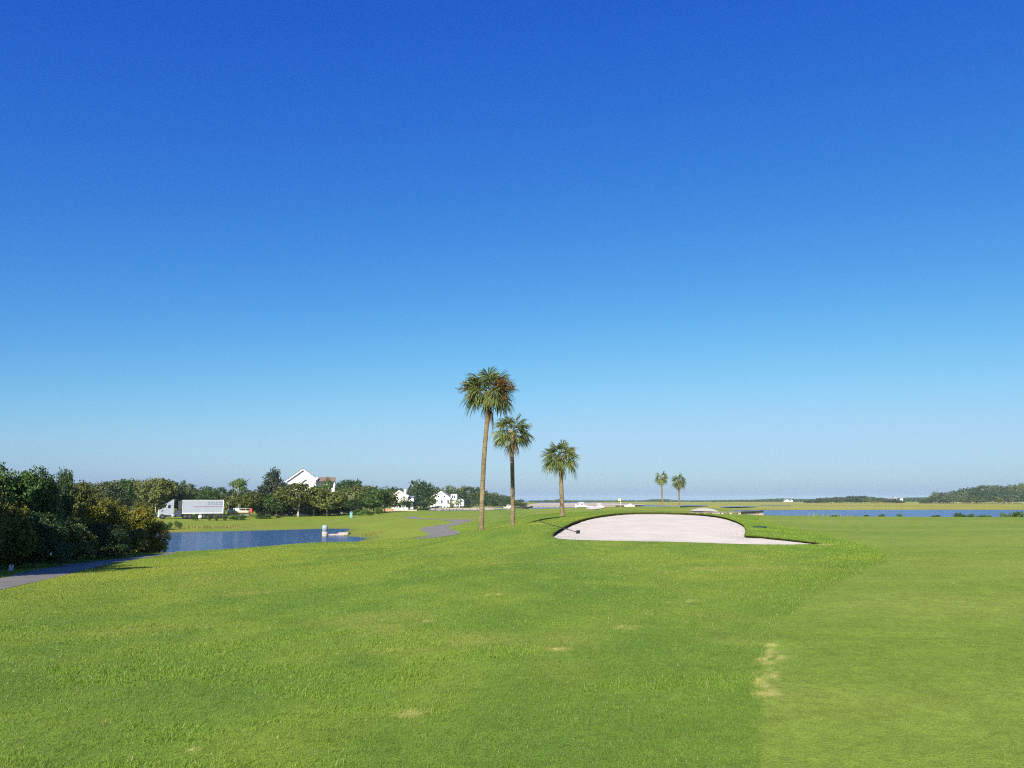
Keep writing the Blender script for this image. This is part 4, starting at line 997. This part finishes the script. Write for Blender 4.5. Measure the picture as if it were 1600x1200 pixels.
m = MB(); m.box(X(489), X(494), 1.6, 2.9, Z(764), Z(745.2)); m.build('chimney', M['cream'], t)
m = MB(); m.box(X(520) + .03, X(541), 4.4, 10, 0, Z(772)); m.build('rear_wall', M['bluegrey'], t)
m = MB(); m.prism([(4, Z(772.2)), (7, Z(769)), (10.5, Z(772.2))], 'x', X(520) + .02, X(541.8)); m.build('rear_roof', M['dark_roof'], t)
wall_window(t, 'window', X(514), X(518), Z(762), Z(754.5), 3); wall_window(t, 'window', X(533), X(536), Z(788), Z(778), 4.4)
m = MB(); m.tube([(X(485), 5, Z(744)), (X(485), 5, Z(736.5))], [.06, .06], 6); m.build('vent_pipe', M['grey'], t)
# cream house with chimney
D3 = 352; k3 = D3 / 1224; h3 = ground_at(624, D3); hb = EYE - h3.z
t = empty('cream_house', tuple(h3), rad(4)); tag(t, 'cream house with grey roof and white chimney among dark trees', 'house')
Z = lambda y: (780.5 - y) * k3 + hb; X = lambda px: (px - 624) * k3
m = MB(); gable_body(m, X(612), X(622.8), X(637), 0, Z(774.3), Z(767.2), 0, 12); m.build('wall', M['cream'], t)
a, b = gable_roof(X(610.5), X(622.8), X(639), Z(775.8), Z(766.6), Z(775.4), -.7, 12.4, .3); merge(a, b).build('roof', M['grey_roof'], t)
m = MB(); m.prism([(X(610.5), Z(775.8) - .4), (X(622.8), Z(766.6) - .4), (X(622.8), Z(766.6)), (X(610.5), Z(775.8))], 'y', -.78, -.68); m.prism([(X(622.8), Z(766.6) - .4), (X(639), Z(775.4) - .4), (X(639), Z(775.4)), (X(622.8), Z(766.6))], 'y', -.78, -.68); m.build('rake_board', M['white'], t)
m = MB(); m.box(X(629.5), X(633), 4, 5.4, Z(775), Z(764.5)); m.box(X(629.2), X(633.3), 3.9, 5.5, Z(764.5), Z(764)); m.build('chimney', M['white'], t)
m = MB(); m.prism([(X(607.5), Z(772)), (X(615), Z(771)), (X(613), Z(775.5))], 'y', 2, 9); m.build('side_roof', M['grey_roof'], t)
m = MB(); m.box(X(637) + .03, X(645), 2, 9, 0, Z(777)); m.build('side_wall', M['bluegrey'], t)
m = MB(); m.box(X(637.2), X(645.6), 1.2, 1.95, Z(783.5), Z(783)); m.box(X(637.2), X(645.6), 1.2, 1.3, Z(783), Z(779.5)); m.build('balcony', M['white'], t)
m = MB(); m.prism([(1.5, Z(777)), (5.5, Z(774.8)), (9.5, Z(777))], 'x', X(637) + .05, X(646)); m.build('side_roof', M['grey_roof'], t)
for a, b, c, d_ in ((615.4, 617.8, 779.4, 775.4), (629.4, 632, 779.4, 775.4), (619.5, 621, 784, 780.5), (626, 628, 784, 780.5)): wall_window(t, 'window', X(a), X(b), Z(c), Z(d_), 0)
# white house by the inlet
D2 = 430; k2 = D2 / 1224; h2 = ground_at(688, D2); hb = EYE - h2.z
t = empty('white_house', tuple(h2), rad(-3)); tag(t, 'white gabled house with dark windows and grey roof by the inlet', 'house')
Z = lambda y: (780.5 - y) * k2 + hb; X = lambda px: (px - 688) * k2 * 1.03
m = MB(); gable_body(m, X(673), X(689), X(702.5), 0, Z(778.3), Z(768.2), 0, 11); m.build('wall', M['white'], t)
a, b = gable_roof(X(671.5), X(689), X(704), Z(780.3), Z(767.6), Z(778.6), -.5, 11.5, .3); merge(a, b).build('roof', M['grey_roof'], t)
m = MB(); m.prism([(X(671.5), Z(780.3) - .35), (X(689), Z(767.6) - .35), (X(689), Z(767.6)), (X(671.5), Z(780.3))], 'y', -.58, -.48); m.prism([(X(689), Z(767.6) - .35), (X(704), Z(778.6) - .35), (X(704), Z(778.6)), (X(689), Z(767.6))], 'y', -.58, -.48); m.build('rake_board', M['white'], t)
m = MB(); m.box(X(673.5), X(681), 2.2, 8, Z(779), Z(772.8)); m.build('dormer', M['white'], t)
m = MB(); m.prism([(1.8, Z(772.8)), (8.4, Z(772.8)), (5, Z(771.2))], 'x', X(673), X(682)); m.build('dormer_roof', M['grey_roof'], t)
m = MB(); m.box(X(702.5) + .03, X(711.5), 3, 10, 0, Z(772.2)); m.build('wing_wall', M['white'], t)
m = MB(); m.box(X(702.4), X(712), 2.7, 10.4, Z(772.2), Z(771.6)); m.build('wing_roof', M['grey_roof'], t)
wall_window(t, 'window', X(704.5), X(706.5), Z(778.5), Z(774), 3); wall_window(t, 'window', X(707.5), X(709.5), Z(778.5), Z(774), 3)
m = MB(); m.box(X(704), X(722), 2.0, 2.9, Z(781.2), Z(780.4))
for q in (704.5, 710, 716, 721.5): m.box(X(q), X(q) + .25, 2.1, 2.35, 0, Z(781.2))
m.box(X(704), X(722), 2.05, 2.15, Z(786.4), Z(785.6)); m.build('porch', M['white'], t)
m = MB(); m.box(X(712), X(722), 4, 10, Z(791), Z(781.3)); m.build('porch_wall', M['bluegrey'], t)
for a, b, c, d_ in ((683.7, 686.2, 777.4, 774.4), (692.8, 695.2, 777.4, 774.4), (674.2, 676.6, 786, 781.8), (677.6, 679.4, 786, 781.8), (679.8, 681.6, 786, 781.8), (689, 691.5, 787, 781.3), (698.4, 700.8, 787, 781)): wall_window(t, 'window', X(a), X(b), Z(c), Z(d_), 0)
for q in range(6):
    m = MB(); x = 674.5 + q * 4.6; m.box(X(x), X(x + 2.4), -.03, .03, .1, Z(790)); m.build('lattice_panel', M['grey'], t)
# tiny houses across the marsh
def far_house(label, px, d, wpx, yt, wall, roof):
    k = d / 1224; t = empty('far_house', (PX(px, d)[0], d, .4), rad(10)); tag(t, label, 'house', 'houses on the far shore')
    hw = wpx * k / 2; ht = EYE + (780.5 - yt) * k - .4
    m = MB(); gable_body(m, -hw, 0, hw, 0, ht * .62, ht * .97, 0, 9); m.build('wall', M['white'], t)
    a, b = gable_roof(-hw * 1.12, 0, hw * 1.12, ht * .56, ht, ht * .56, -.4, 9.4, .3); merge(a, b).build('roof', M[roof], t)
    for s in (-.45, .2): wall_window(t, 'window', hw * s, hw * (s + .25), ht * .3, ht * .48, 0)
far_house('small white far house left of the marsh island', 1231, 1560, 4.5, 780, 'white', 'grey_roof')
far_house('second small white far house left of the marsh island', 1238, 1565, 3.5, 780.6, 'white', 'grey_roof')
far_house('white far house with steep roof right of marsh island', 1400, 1540, 6, 776.5, 'white', 'grey_roof')
far_house('white far house nearest the right hand woods', 1410, 1545, 5, 777.5, 'white', 'grey_roof')

# ------------------------------------------------------------------ lorry, car, boats
g = hit(296, 811.3); DT = 168; g = ground_at(298, DT); kt = DT / 1224; hb = EYE - g.z
truck = empty('semi_truck', tuple(g), rad(27)); tag(truck, 'silver articulated lorry with white cab parked across the pond', 'lorry')
X = lambda px: (px - 298) * kt * .93
x0, x1 = X(284), X(348.2); zb, zt = 1.15, 4.0
m = MB(); m.box(x0, x1, -1.25, 1.25, zb + .16, zt - .06); m.build('trailer_box', M['truck'], truck)
m = MB(); m.box(x0 - .02, x1 + .03, -1.29, 1.29, zb, zb + .16); m.box(x0 - .02, x1 + .03, -1.29, 1.29, zt - .06, zt + .02); m.box(x1 - .12, x1 + .03, -1.29, -1.255, zb + .16, zt - .06); m.box(x0 - .02, x0 + .05, -1.28, -1.252, zb + .16, zt - .06); m.build('trailer_frame', M['truck_white'], truck)
m = MB(); m.box(X(301), X(347), -1.262, -1.251, 2.52, 2.62); m.build('stripe', M['stripe_b'], truck)
m = MB(); m.box(X(303), X(335), -1.262, -1.251, 2.625, 2.69); m.build('stripe', M['stripe_r'], truck)
tx = bpy.data.curves.new('lettering', 'FONT'); tx.body = 'SYSCO'; tx.size = .92; tx.space_character = 1.12; tx.extrude = .004; tx.offset = .012
to = bpy.data.objects.new('lettering', tx); C.objects.link(to); to.parent = truck; to.location = (X(323.2), -1.262, 3.0); to.rotation_euler = (PI / 2, 0, 0); tx.materials.append(M['letter'])
lme = bpy.data.meshes.new_from_object(to.evaluated_get(bpy.context.evaluated_depsgraph_get())); bpy.data.objects.remove(to)
lo = part('lettering', lme, truck); lo.location = (X(323.2), -1.262, 3.0); lo.rotation_euler = (PI / 2, 0, 0)
m = MB(); m.box(x0 - .75, x0 - .03, -.95, .95, 2.1, 3.85); m.build('cooling_unit', M['chassis'], truck)
# tractor: hood, cab, fairing
cb = X(262.5)
m = MB(); m.prism([(X(248.8), .75), (X(249), 1.75), (X(250), 2.0), (X(257.5), 2.35), (X(258.5), 2.35), (X(258.5), .85), (X(256.5), .85), (X(255), 1.1), (X(252), 1.1), (X(250.6), .7)], 'y', -1.0, 1.0); m.build('hood', M['truck'], truck)
m = MB(); m.box(X(248.8) - .05, X(248.8), -.85, .85, .95, 1.9); m.build('grille', M['truck_white'], truck)
m = MB(); m.box(X(248.0), X(249.6), -1.15, 1.15, .45, .85); m.build('bumper', M['truck_white'], truck)
m = MB(); m.prism([(X(258.5), .9), (X(271), .9), (X(271), 3.2), (X(260.5), 3.2), (X(258.5), 2.35)], 'y', -1.12, 1.12); m.build('cab', M['truck'], truck)
m = MB(); m.prism([(X(258), 3.1), (X(260), 3.21), (X(271), 3.21), (X(271), 4.15), (X(269.3), 4.1), (X(264), 3.6)], 'y', -1.1, 1.1); m.build('roof_fairing', M['truck'], truck)
m = MB(); m.prism([(X(261.8), 2.3), (X(266), 2.3), (X(266), 3.0), (X(262.4), 3.0)], 'y', -1.15, -1.122); m.build('side_window', M['glass'], truck)
m = MB(); m.prism([(X(258.5) - .02, 2.42), (X(260.3) - .02, 3.12), (X(260.3) - .06, 3.12), (X(258.5) - .06, 2.42)], 'y', -.98, .98); m.build('windshield', M['glass'], truck)
m = MB(); m.prism([(X(252.5), 1.55), (X(255), 1.75), (X(255), 2.0), (X(252.5), 1.8)], 'y', -1.03, -1.003); m.build('vent', M['chassis'], truck)
m = MB(); m.box(X(259), X(298), -.55, .55, .62, 1.0); m.box(X(261), X(283), -1.05, -.6, .45, 1.55); m.box(X(274), X(283), -.9, .9, 1.0, 1.9); m.box(X(320), X(347), -.9, .9, .7, 1.14); m.box(X(347.5), X(349.5), -1.1, 1.1, .35, .6); m.build('chassis', M['chassis'], truck)  # frame parts, plus dark boxes added to darken the space under the lorry
m = MB(); m.tube([(X(268), -1.02, .75), (X(273), -1.02, .75)], [.32, .32], 16); m.build('fuel_tank', M['grey'], truck)
m = MB(); m.box(X(283.5), X(284.6), -1.28, -1.15, 1.15, 1.2); m.box(X(299), X(300), -1.1, -1.0, .3, 1.15); m.build('landing_leg', M['chassis'], truck)
for px in (255.3, 289.5, 296.5, 312, 319, 336, 343):
    for s in (-1, 1):
        w = MB(); w.wheel(X(px), s * 1.02, .52, .52, .3, 20); wo = w.build('wheel', M['black'], truck)
        rm = MB(); rm.wheel(X(px), s * 1.10, .52, .40 if px == 312 else .28, .2, 16); rm.build('rim', M['truck_white'] if px in (312,) else M['chassis'], wo)
# parked car behind the bush
g = ground_at(210, 178); car = empty('parked_car', tuple(g), rad(8)); tag(car, 'white car mostly hidden behind the yellow green bush', 'car')
m = MB(); m.prism([(-2.2, .35), (2.2, .35), (2.25, .8), (2.0, .95), (-1.2, 1.0), (-2.1, .85), (-2.25, .6)], 'y', -.85, .85); m.prism([(-1.1, .99), (1.9, .95), (1.4, 1.5), (-.3, 1.5)], 'y', -.75, .75); m.build('body', M['truck_white'], car)
m = MB(); m.prism([(-.85, 1.03), (1.6, 1.0), (1.25, 1.43), (-.25, 1.43)], 'y', -.765, -.752); m.build('side_window', M['glass'], car)
for x in (-1.4, 1.35):
    for s in (-1, 1):
        w = MB(); w.wheel(x, s * .8, .33, .33, .2, 16); wo = w.build('wheel', M['black'], car); q = MB(); q.wheel(x, s * .86, .33, .2, .12, 12); q.build('rim', M['grey'], wo)
def hull(m, L, B, H, bow=.35, sheer=.25):
    st = []
    for t in np.linspace(0, 1, 9):
        w = B / 2 * (1 if t < 1 - bow else max(.02, math.cos((t - 1 + bow) / bow * PI / 2) ** .7)); z = H * (1 + sheer * t * t); x = -L / 2 + L * t
        st.append([(x, -w, z), (x, -w * .82, H * .35), (x, 0, .02 + .25 * H * max(0, t - .75) * 3), (x, w * .82, H * .35), (x, w, z)])
    vs = [p for s in st for p in s]; fs = []
    for i in range(8):
        for j in range(4): fs.append((i * 5 + j, i * 5 + j + 1, i * 5 + 6 + j, i * 5 + 5 + j))
        fs.append((i * 5, i * 5 + 5, i * 5 + 9, i * 5 + 4))
    fs += [(0, 1, 2, 3, 4)]; m._add(vs, fs, True)
# boat on a trailer behind the shrubs
g = ground_at(373, 176); bt = empty('trailer_boat', tuple(g), PI + rad(4)); tag(bt, 'cream boat with red stern parked right of the lorry', 'boat')
m = MB(); hull(m, 5.0, 1.9, .8); [setattr(m, 'v', [(x, y, z + .75) for x, y, z in m.v])]; m.build('hull', mat('faded_cream_hull', (.46, .42, .34), .6, .3, noise=.25, scale=2), bt)
m = MB(); m.box(-2.5, 1.2, -.96, .96, 1.42, 1.50); m.build('gunwale', mat('dark_rub_rail', (.08, .08, .07), .7), bt)
m = MB()
for q in range(5): m.tube([(-2.2 + q * .9, -.9, 1.5), (-2.2 + q * .9, -.9, 2.0)], [.025, .025], 6)
m.tube([(-2.3, -.9, 2.0), (1.5, -.9, 2.0)], [.028, .028], 6); m.build('rail', M['white'], bt)
m = MB(); m.prism([(-3.05, .95), (-2.55, .9), (-2.5, 1.75), (-2.65, 2.0), (-3.0, 1.95)], 'y', -.35, .35); m.build('outboard_engine', M['red'], bt)
m = MB(); m.box(-.2, .7, -.45, .45, 1.5, 2.1); m.tube([(-.1, -.5, 1.7), (-.1, -.5, 2.9), (-.1, .5, 2.9), (-.1, .5, 1.7)], [.03] * 4, 6); m.build('console', M['white'], bt)
m = MB(); m.box(-2.4, 3.6, -.5, -.42, .5, .62); m.box(-2.4, 3.6, .42, .5, .5, .62); m.box(-1.2, -1.0, -1.0, 1.0, .4, .5); m.build('trailer', M['grey'], bt)
for s in (-1, 1):
    w = MB(); w.wheel(-1.1, s * 1.05, .32, .32, .18, 14); w.build('wheel', M['black'], bt)
# boats on the inlet
def motor_boat(label, px, d, L, rz, cabin=True, canopy=False, z=0.0, mt='white'):
    x, _ = PX(px, d); t = empty('motor_boat', (x, d, z - .05), rz); tag(t, label, 'boat', 'boats moored along the inlet')
    m = MB(); hull(m, L, L * .33, L * .17); m.build('hull', M[mt], t); h = L * .17
    if cabin:
        m = MB(); m.prism([(-L * .18, h * .95), (L * .24, h * 1.0), (L * .12, h * 1.95), (-L * .16, h * 2.0)], 'y', -L * .11, L * .11); m.build('cabin', M['white'], t)
        m = MB(); m.prism([(-L * .12, h * 1.4), (L * .16, h * 1.4), (L * .10, h * 1.8), (-L * .12, h * 1.82)], 'y', -L * .113, -L * .1105); m.build('side_window', M['glass'], t)
    if canopy:
        m = MB(); m.box(-L * .3, L * .2, -L * .15, L * .15, h * 2.6, h * 2.75)
        for sx in (-.28, .18):
            for sy in (-.13, .13): m.tube([(L * sx, L * sy, h * .8), (L * sx, L * sy, h * 2.62)], [.035, .035], 6)
        m.build('canopy', M['white'], t)
    m = MB(); m.box(-L * .54, -L * .5 - .01, -.2, .2, h * .3, h * 1.4); m.build('outboard_engine', M['black'], t)
motor_boat('white boat with canopy left of the inlet', 631, 325, 3.6, .1, False, True, z=zg(*PX(631, 325)) + .05)
motor_boat('white boat moored beside the slim middle palm trunk', 795, 430, 6.5, .1, True, z=.15)
motor_boat('large white boat with canopy left of the small far bunker', 909, 520, 7.5, 0.15, True, True)
motor_boat('low white boat at the right of the large canopy boat', 921, 512, 4.5, PI, False, False)
motor_boat('white boat with dark cabin behind the small far bunker', 937, 515, 5.5, .05, True, True)
motor_boat('white cabin boat right of the yellow flag', 984, 535, 7.0, PI + .1, True, False)
motor_boat('small white boat next to the yellow flag', 976, 525, 3.5, .2, False, False)
# timber bulkhead and jetty posts on the inlet's far bank
def bulkhead(label, a, b, h, name='bulkhead', mt='wood_pale'):
    a, b = Vector((*a, 0)), Vector((*b, 0)); L = (b - a).length; t = empty(name, tuple(a), math.atan2(b.y - a.y, b.x - a.x)); tag(t, label, 'bulkhead')
    m = MB(); m.box(0, L, -.06, .06, -.3, h); m.build('plank_wall', M[mt], t)
    for i in range(int(L / 4.2) + 1):
        q = MB(); q.tube([(i * 4.2, -.2, -.4), (i * 4.2, -.2, h + .35)], [.14, .13], 7); q.build('pile', M['wood'], t)
bulkhead('pale timber bulkhead below the white house', PX(668, 386), PX(722, 399), .95)
bulkhead('pale timber bulkhead right of the tallest palm trunk', PX(722, 399.5), PX(772, 408), .9)
bulkhead('weathered timber bulkhead along the sand flat', PX(832, 524), PX(962, 556), .75)
def jetty(label, px0, px1, d, z, n):
    a = PX(px0, d); b = PX(px1, d); L = b[0] - a[0]; t = empty('jetty', (a[0], d, 0), 0); tag(t, label, 'jetty')
    m = MB(); m.box(0, L, -.7, .7, z, z + .18); m.build('deck', M['wood_pale'], t)
    for i in range(n):
        for s in (-.6, .6):
            q = MB(); q.tube([(L * (i + .5) / n, s, -.5), (L * (i + .5) / n, s, z + .7)], [.12, .11], 7); q.build('pile', M['wood'], t)
jetty('low jetty with piles in front of the white house', 690, 726, 384, .75, 7)
jetty('low jetty with piles between two palm trunks', 768, 800, 402, .7, 6)
# low wall, crates and lamp near the inlet's left end
g = ground_at(606, 262); t = empty('brick_planter', tuple(g)); tag(t, 'long low reddish brick planter right of the lamp post', 'planter')
m = MB(); m.box(-1.6, 1.7, -.5, .5, 0, .75); m.build('wall', mat('red_brick', (.42, .19, .11), .9, .1, noise=.3, scale=2), t); m = MB(); m.box(-1.65, 1.75, -.55, .55, .75, .84); m.build('coping', M['concrete'], t)
g = ground_at(617, 268); t = empty('garden_wall', tuple(g)); tag(t, 'pale low garden wall beyond the lawn left of canopy boat', 'wall')
m = MB(); m.box(-1.3, 7.5, -.2, .2, 0, .42); m.build('wall', M['wood_pale'], t); m = MB(); m.box(-1.35, 7.55, -.25, .25, .42, .48); m.build('coping', M['wood_pale'], t)
g = hit(598.5, 800.5); t = empty('lamp_post', tuple(g)); tag(t, 'pale lamp post with round white globe beside the oak', 'lamp post')
kk = g.y / 1224
m = MB(); m.tube([(0, 0, -.1), (0, 0, 8.5 * kk)], [.09, .06], 8); m.build('pole', M['wood_pale'], t)
m = MB(); m.lathe([(.06, 8.5 * kk), (.22, 8.9 * kk), (.27, 9.8 * kk), (.2, 10.7 * kk), (.04, 11.2 * kk)], seg=14); m.build('globe', M['white'], t)

# ------------------------------------------------------------------ course furniture
# drain riser and headwall in the pond
x, y = water_pt(507.2, 838); t = empty('drain_riser', (x, y, POND_Z - .4)); tag(t, 'blue grey round concrete drain riser standing in the pond', 'drain pipe')
rr = 4.3 * y / 1224; hh = 16.2 * y / 1224
m = MB(); m.lathe([(rr, 0), (rr, .4 + hh * .45)], seg=24); m.build('lower_ring', M['concrete'], t)
m = MB(); m.lathe([(rr * .98, .4 + hh * .45), (rr * .98, .4 + hh - .06), (rr * .9, .4 + hh)], seg=24); m.build('upper_ring', M['barrel'], t)
m = MB(); m.lathe([(rr * .8, .4 + hh), (rr * .8, .4 + hh + .03)], seg=20); m.tube([(-rr * .7, 0, .4 + hh + .05), (rr * .7, 0, .4 + hh + .05)], [.03, .03], 6); m.build('grate', M['grey'], t)
x, y = water_pt(526, 836); t = empty('headwall', (x, y, POND_Z - .3), rad(16)); tag(t, 'pale concrete slab running from the drain riser to the bank', 'concrete slab')
m = MB(); m.prism([(-1.1, -.5), (1.35, -.7), (2.0, .6), (.2, .9), (-.9, .5)], 'z', 0, .46); m.build('slab', M['concrete'], t)
m = MB(); m.prism([(.2, -.45), (1.5, -.5), (1.8, .5), (.4, .6)], 'z', .46, .66); m.build('step', M['concrete'], t)
# teal utility box
g = hit(548.3, 809.2); k = g.y / 1224; t = empty('utility_box', tuple(g), .3); tag(t, 'teal utility cabinet standing on the lawn before dark trees', 'utility box')
m = MB(); m.box(-2.0 * k, 2.0 * k, -.25, .25, -.05, 8.4 * k); m.build('cabinet', M['teal'], t)
m = MB(); m.prism([(-2.2 * k, 8.4 * k), (2.2 * k, 8.4 * k), (1.2 * k, 9.6 * k), (-1.2 * k, 9.6 * k)], 'y', -.3, .3); m.build('lid', M['teal'], t)
m = MB(); m.box(-1.6 * k, 1.6 * k, -.265, -.252, 1 * k, 7.8 * k); m.build('door', mat('pale_teal', (.15, .33, .33), .6), t)
# two white stakes
for px, pt, lean, lab in ((15.5, 882.5, .02, 'upright white stake on the verge below the thicket'), (19, 882.5, .12, 'leaning white stake beside the upright one')):
    g = hit(px - .8, 892.3); k = g.y / 1224; t = empty('course_stake', tuple(g)); tag(t, lab, 'stake'); t.rotation_euler = (0, lean, .2)
    m = MB(); m.box(-.026, .026, -.02, .02, -.1, 9 * k); m.prism([(-.026, 9 * k), (.026, 9 * k), (0, 9.6 * k)], 'y', -.02, .02); m.build('stake', M['white'], t)
# flag
g = ground_at(970.3, 181); k = g.y / 1224; zt = EYE + ray(970, 779)[1] * 181 - g.z
t = empty('golf_flag', tuple(g)); tag(t, 'small yellow flag on a thin white pole on the far green', 'golf flag')
m = MB(); m.tube([(0, 0, -.1), (0, 0, zt)], [.045, .035], 8); m.build('pole', M['white'], t)
m = MB(); n = 10
vs = [(-(i / n) * .62, .06 * math.sin(i * .9) * (i / n) + s * .004, zt - .04 - j * .5) for s in (-1, 1) for j in (0, 1) for i in range(n + 1)]
fs = []
for s in (0, 1):
    o = s * 2 * (n + 1); fs += [(o + i, o + i + 1, o + n + 2 + i, o + n + 1 + i) for i in range(n)]
m._add(vs, fs); fl = m.build('flag', M['lime'], t)
m = MB(); m.box(-.40, -.24, .0, .012, zt - .36, zt - .24); m.v = [(x, -.06 + y, z) for x, y, z in m.v]; m.build('flag_mark', mat('flag_mark', (.4, .33, .05)), fl)
# yellow stake beyond the bunker
g = ground_at(923.3, 90); k = g.y / 1224; zt = EYE + ray(923, 798.6)[1] * 90 - g.z
t = empty('course_stake', tuple(g)); tag(t, 'short yellow stake behind the left rim of the bunker', 'stake')
m = MB(); m.tube([(0, 0, -.1), (0, 0, zt - .04), (0, 0, zt)], [.045, .045, .03], 8); m.build('stake', M['yellow'], t)
# white marker sign on dark legs
g = ground_at(900, 150); k = g.y / 1224; zt = EYE + ray(900, 787)[1] * 150 - g.z
t = empty('marker_sign', tuple(g)); tag(t, 'small sign on dark splayed legs left of the small far bunker', 'sign')
for x0_, x1_ in ((-.25, -.1), (.1, .05), (.45, .2)):
    m = MB(); m.tube([(x0_, 0, -.05), (x1_, 0, zt * .55)], [.05, .04], 6); m.build('leg', M['wood'], t)
m = MB(); m.box(-.05, .05, -.04, .04, zt * .2, zt); m.build('post', M['white'], t)
m = MB(); m.box(-.3, .3, -.03, .03, zt * .5, zt * .62); m.build('board', M['wood_pale'], t)
# timber rail across the marsh edge
def rail(label, pts, zt, step, name='timber_rail'):
    a = [ground_at(*p) for p in pts]; o = a[0]; t = empty(name, tuple(o)); tag(t, label, 'timber rail')
    tops = [Vector((p.x - o.x, p.y - o.y, W(q[0], y, q[1]).z - o.z)) for p, q, y in zip(a, pts, zt)]
    bots = [p - o for p in a]
    for i in range(len(a) - 1):
        v = tops[i + 1] - tops[i]; L = v.length; mtx = Matrix.Translation(tops[i]) @ v.to_track_quat('X', 'Z').to_matrix().to_4x4()
        m = MB(); m.box(.004, L - .004, -.28, .28, -.14, 0, mtx); m.box(.004, L - .004, -.05, .12, -.40, -.28, mtx); m.build('beam', M['wood'], t)
        n = max(1, round(L / step))
        for q in range(n):
            f = q / n; tp = tops[i].lerp(tops[i + 1], f); z0 = min(bots[i].lerp(bots[i + 1], f).z, tp.z - .6) - .3
            m = MB(); m.box(tp.x - .14, tp.x + .14, tp.y - .34, tp.y + .1, z0, tp.z - .145); m.build('post', M['wood_pale'], t)
rail('dark weathered timber rail on pale posts beyond the bunker', [(1076, 92), (1100, 93), (1154, 94), (1176, 112), (1191, 128)], [799.6, 799.4, 799.2, 798.4, 797.6], 1.15)
# bunker rake lying over the rim
ds_ = np.linspace(32, 44, 400); ar, brr = ray(903, 831.8)
dd_ = ds_[np.argmax(EYE + brr * ds_ < sand_z(ar * ds_, ds_) + .05)]
hd = W(903, 831.8, dd_); tl = W(844, 814.8, dd_ + .5)
t = empty('bunker_rake', tuple(hd)); tag(t, 'dark bunker rake with head in sand and handle over the rim', 'rake')
v = tl - hd; dirr = Vector((v.x, v.y, 0)).normalized(); sd_ = Vector((-dirr.y, dirr.x, 0))
m = MB(); mid = [v * f for f in (0, .25, .5, .75, 1)]
m.tube([p for p in mid], [.016] * 5, 8); m.build('handle', M['black'], t)
m = MB(); a, b = sd_ * .24, dirr * .045
hb_ = [a + b, -a + b, -a - b, a - b]; m._add([(p.x, p.y, z) for z in (-.02, .09) for p in hb_], [(0, 1, 2, 3), (7, 6, 5, 4), (0, 4, 5, 1), (1, 5, 6, 2), (2, 6, 7, 3), (3, 7, 4, 0)])
for i in range(11):
    p = sd_ * (-.31 + .062 * i); m.tube([(p.x, p.y, 0), (p.x, p.y, -.07)], [.012, .008], 5)
m.build('head', M['black'], t)
# low dark green disc with a small bar, at a dark mark beside the tail of the bunker
g = hit(1187, 824.6); t = empty('dark_disc', tuple(g)); tag(t, 'low dark green disc in the turf right of the bunker', 'cover')
m = MB(); m.lathe([(.34, -.02), (.34, .05), (.3, .07)], seg=20); m.build('lid', mat('dark_green_disc', (.02, .05, .025), .6), t)
m = MB(); m.box(-.1, .1, -.03, .03, .07, .085); m.build('handle', M['black'], t)

# ------------------------------------------------------------------ air
m = bpy.data.materials.new('haze'); m.use_nodes = True; nt = m.node_tree; nt.nodes.remove(nt.nodes['Principled BSDF'])
pv = nt.nodes.new('ShaderNodeVolumePrincipled'); pv.inputs['Color'].default_value = (.76, .98, 1.0, 1); pv.inputs['Anisotropy'].default_value = -.05; pv.inputs['Density'].default_value = .00008
nt.links.new(pv.outputs[0], nt.nodes['Material Output'].inputs['Volume'])
hz = MB().box(-7800, 7800, -7800, 7800, -4.0, 34.0).mesh('haze', m)
tag(part('haze', hz, None), kind='stuff')
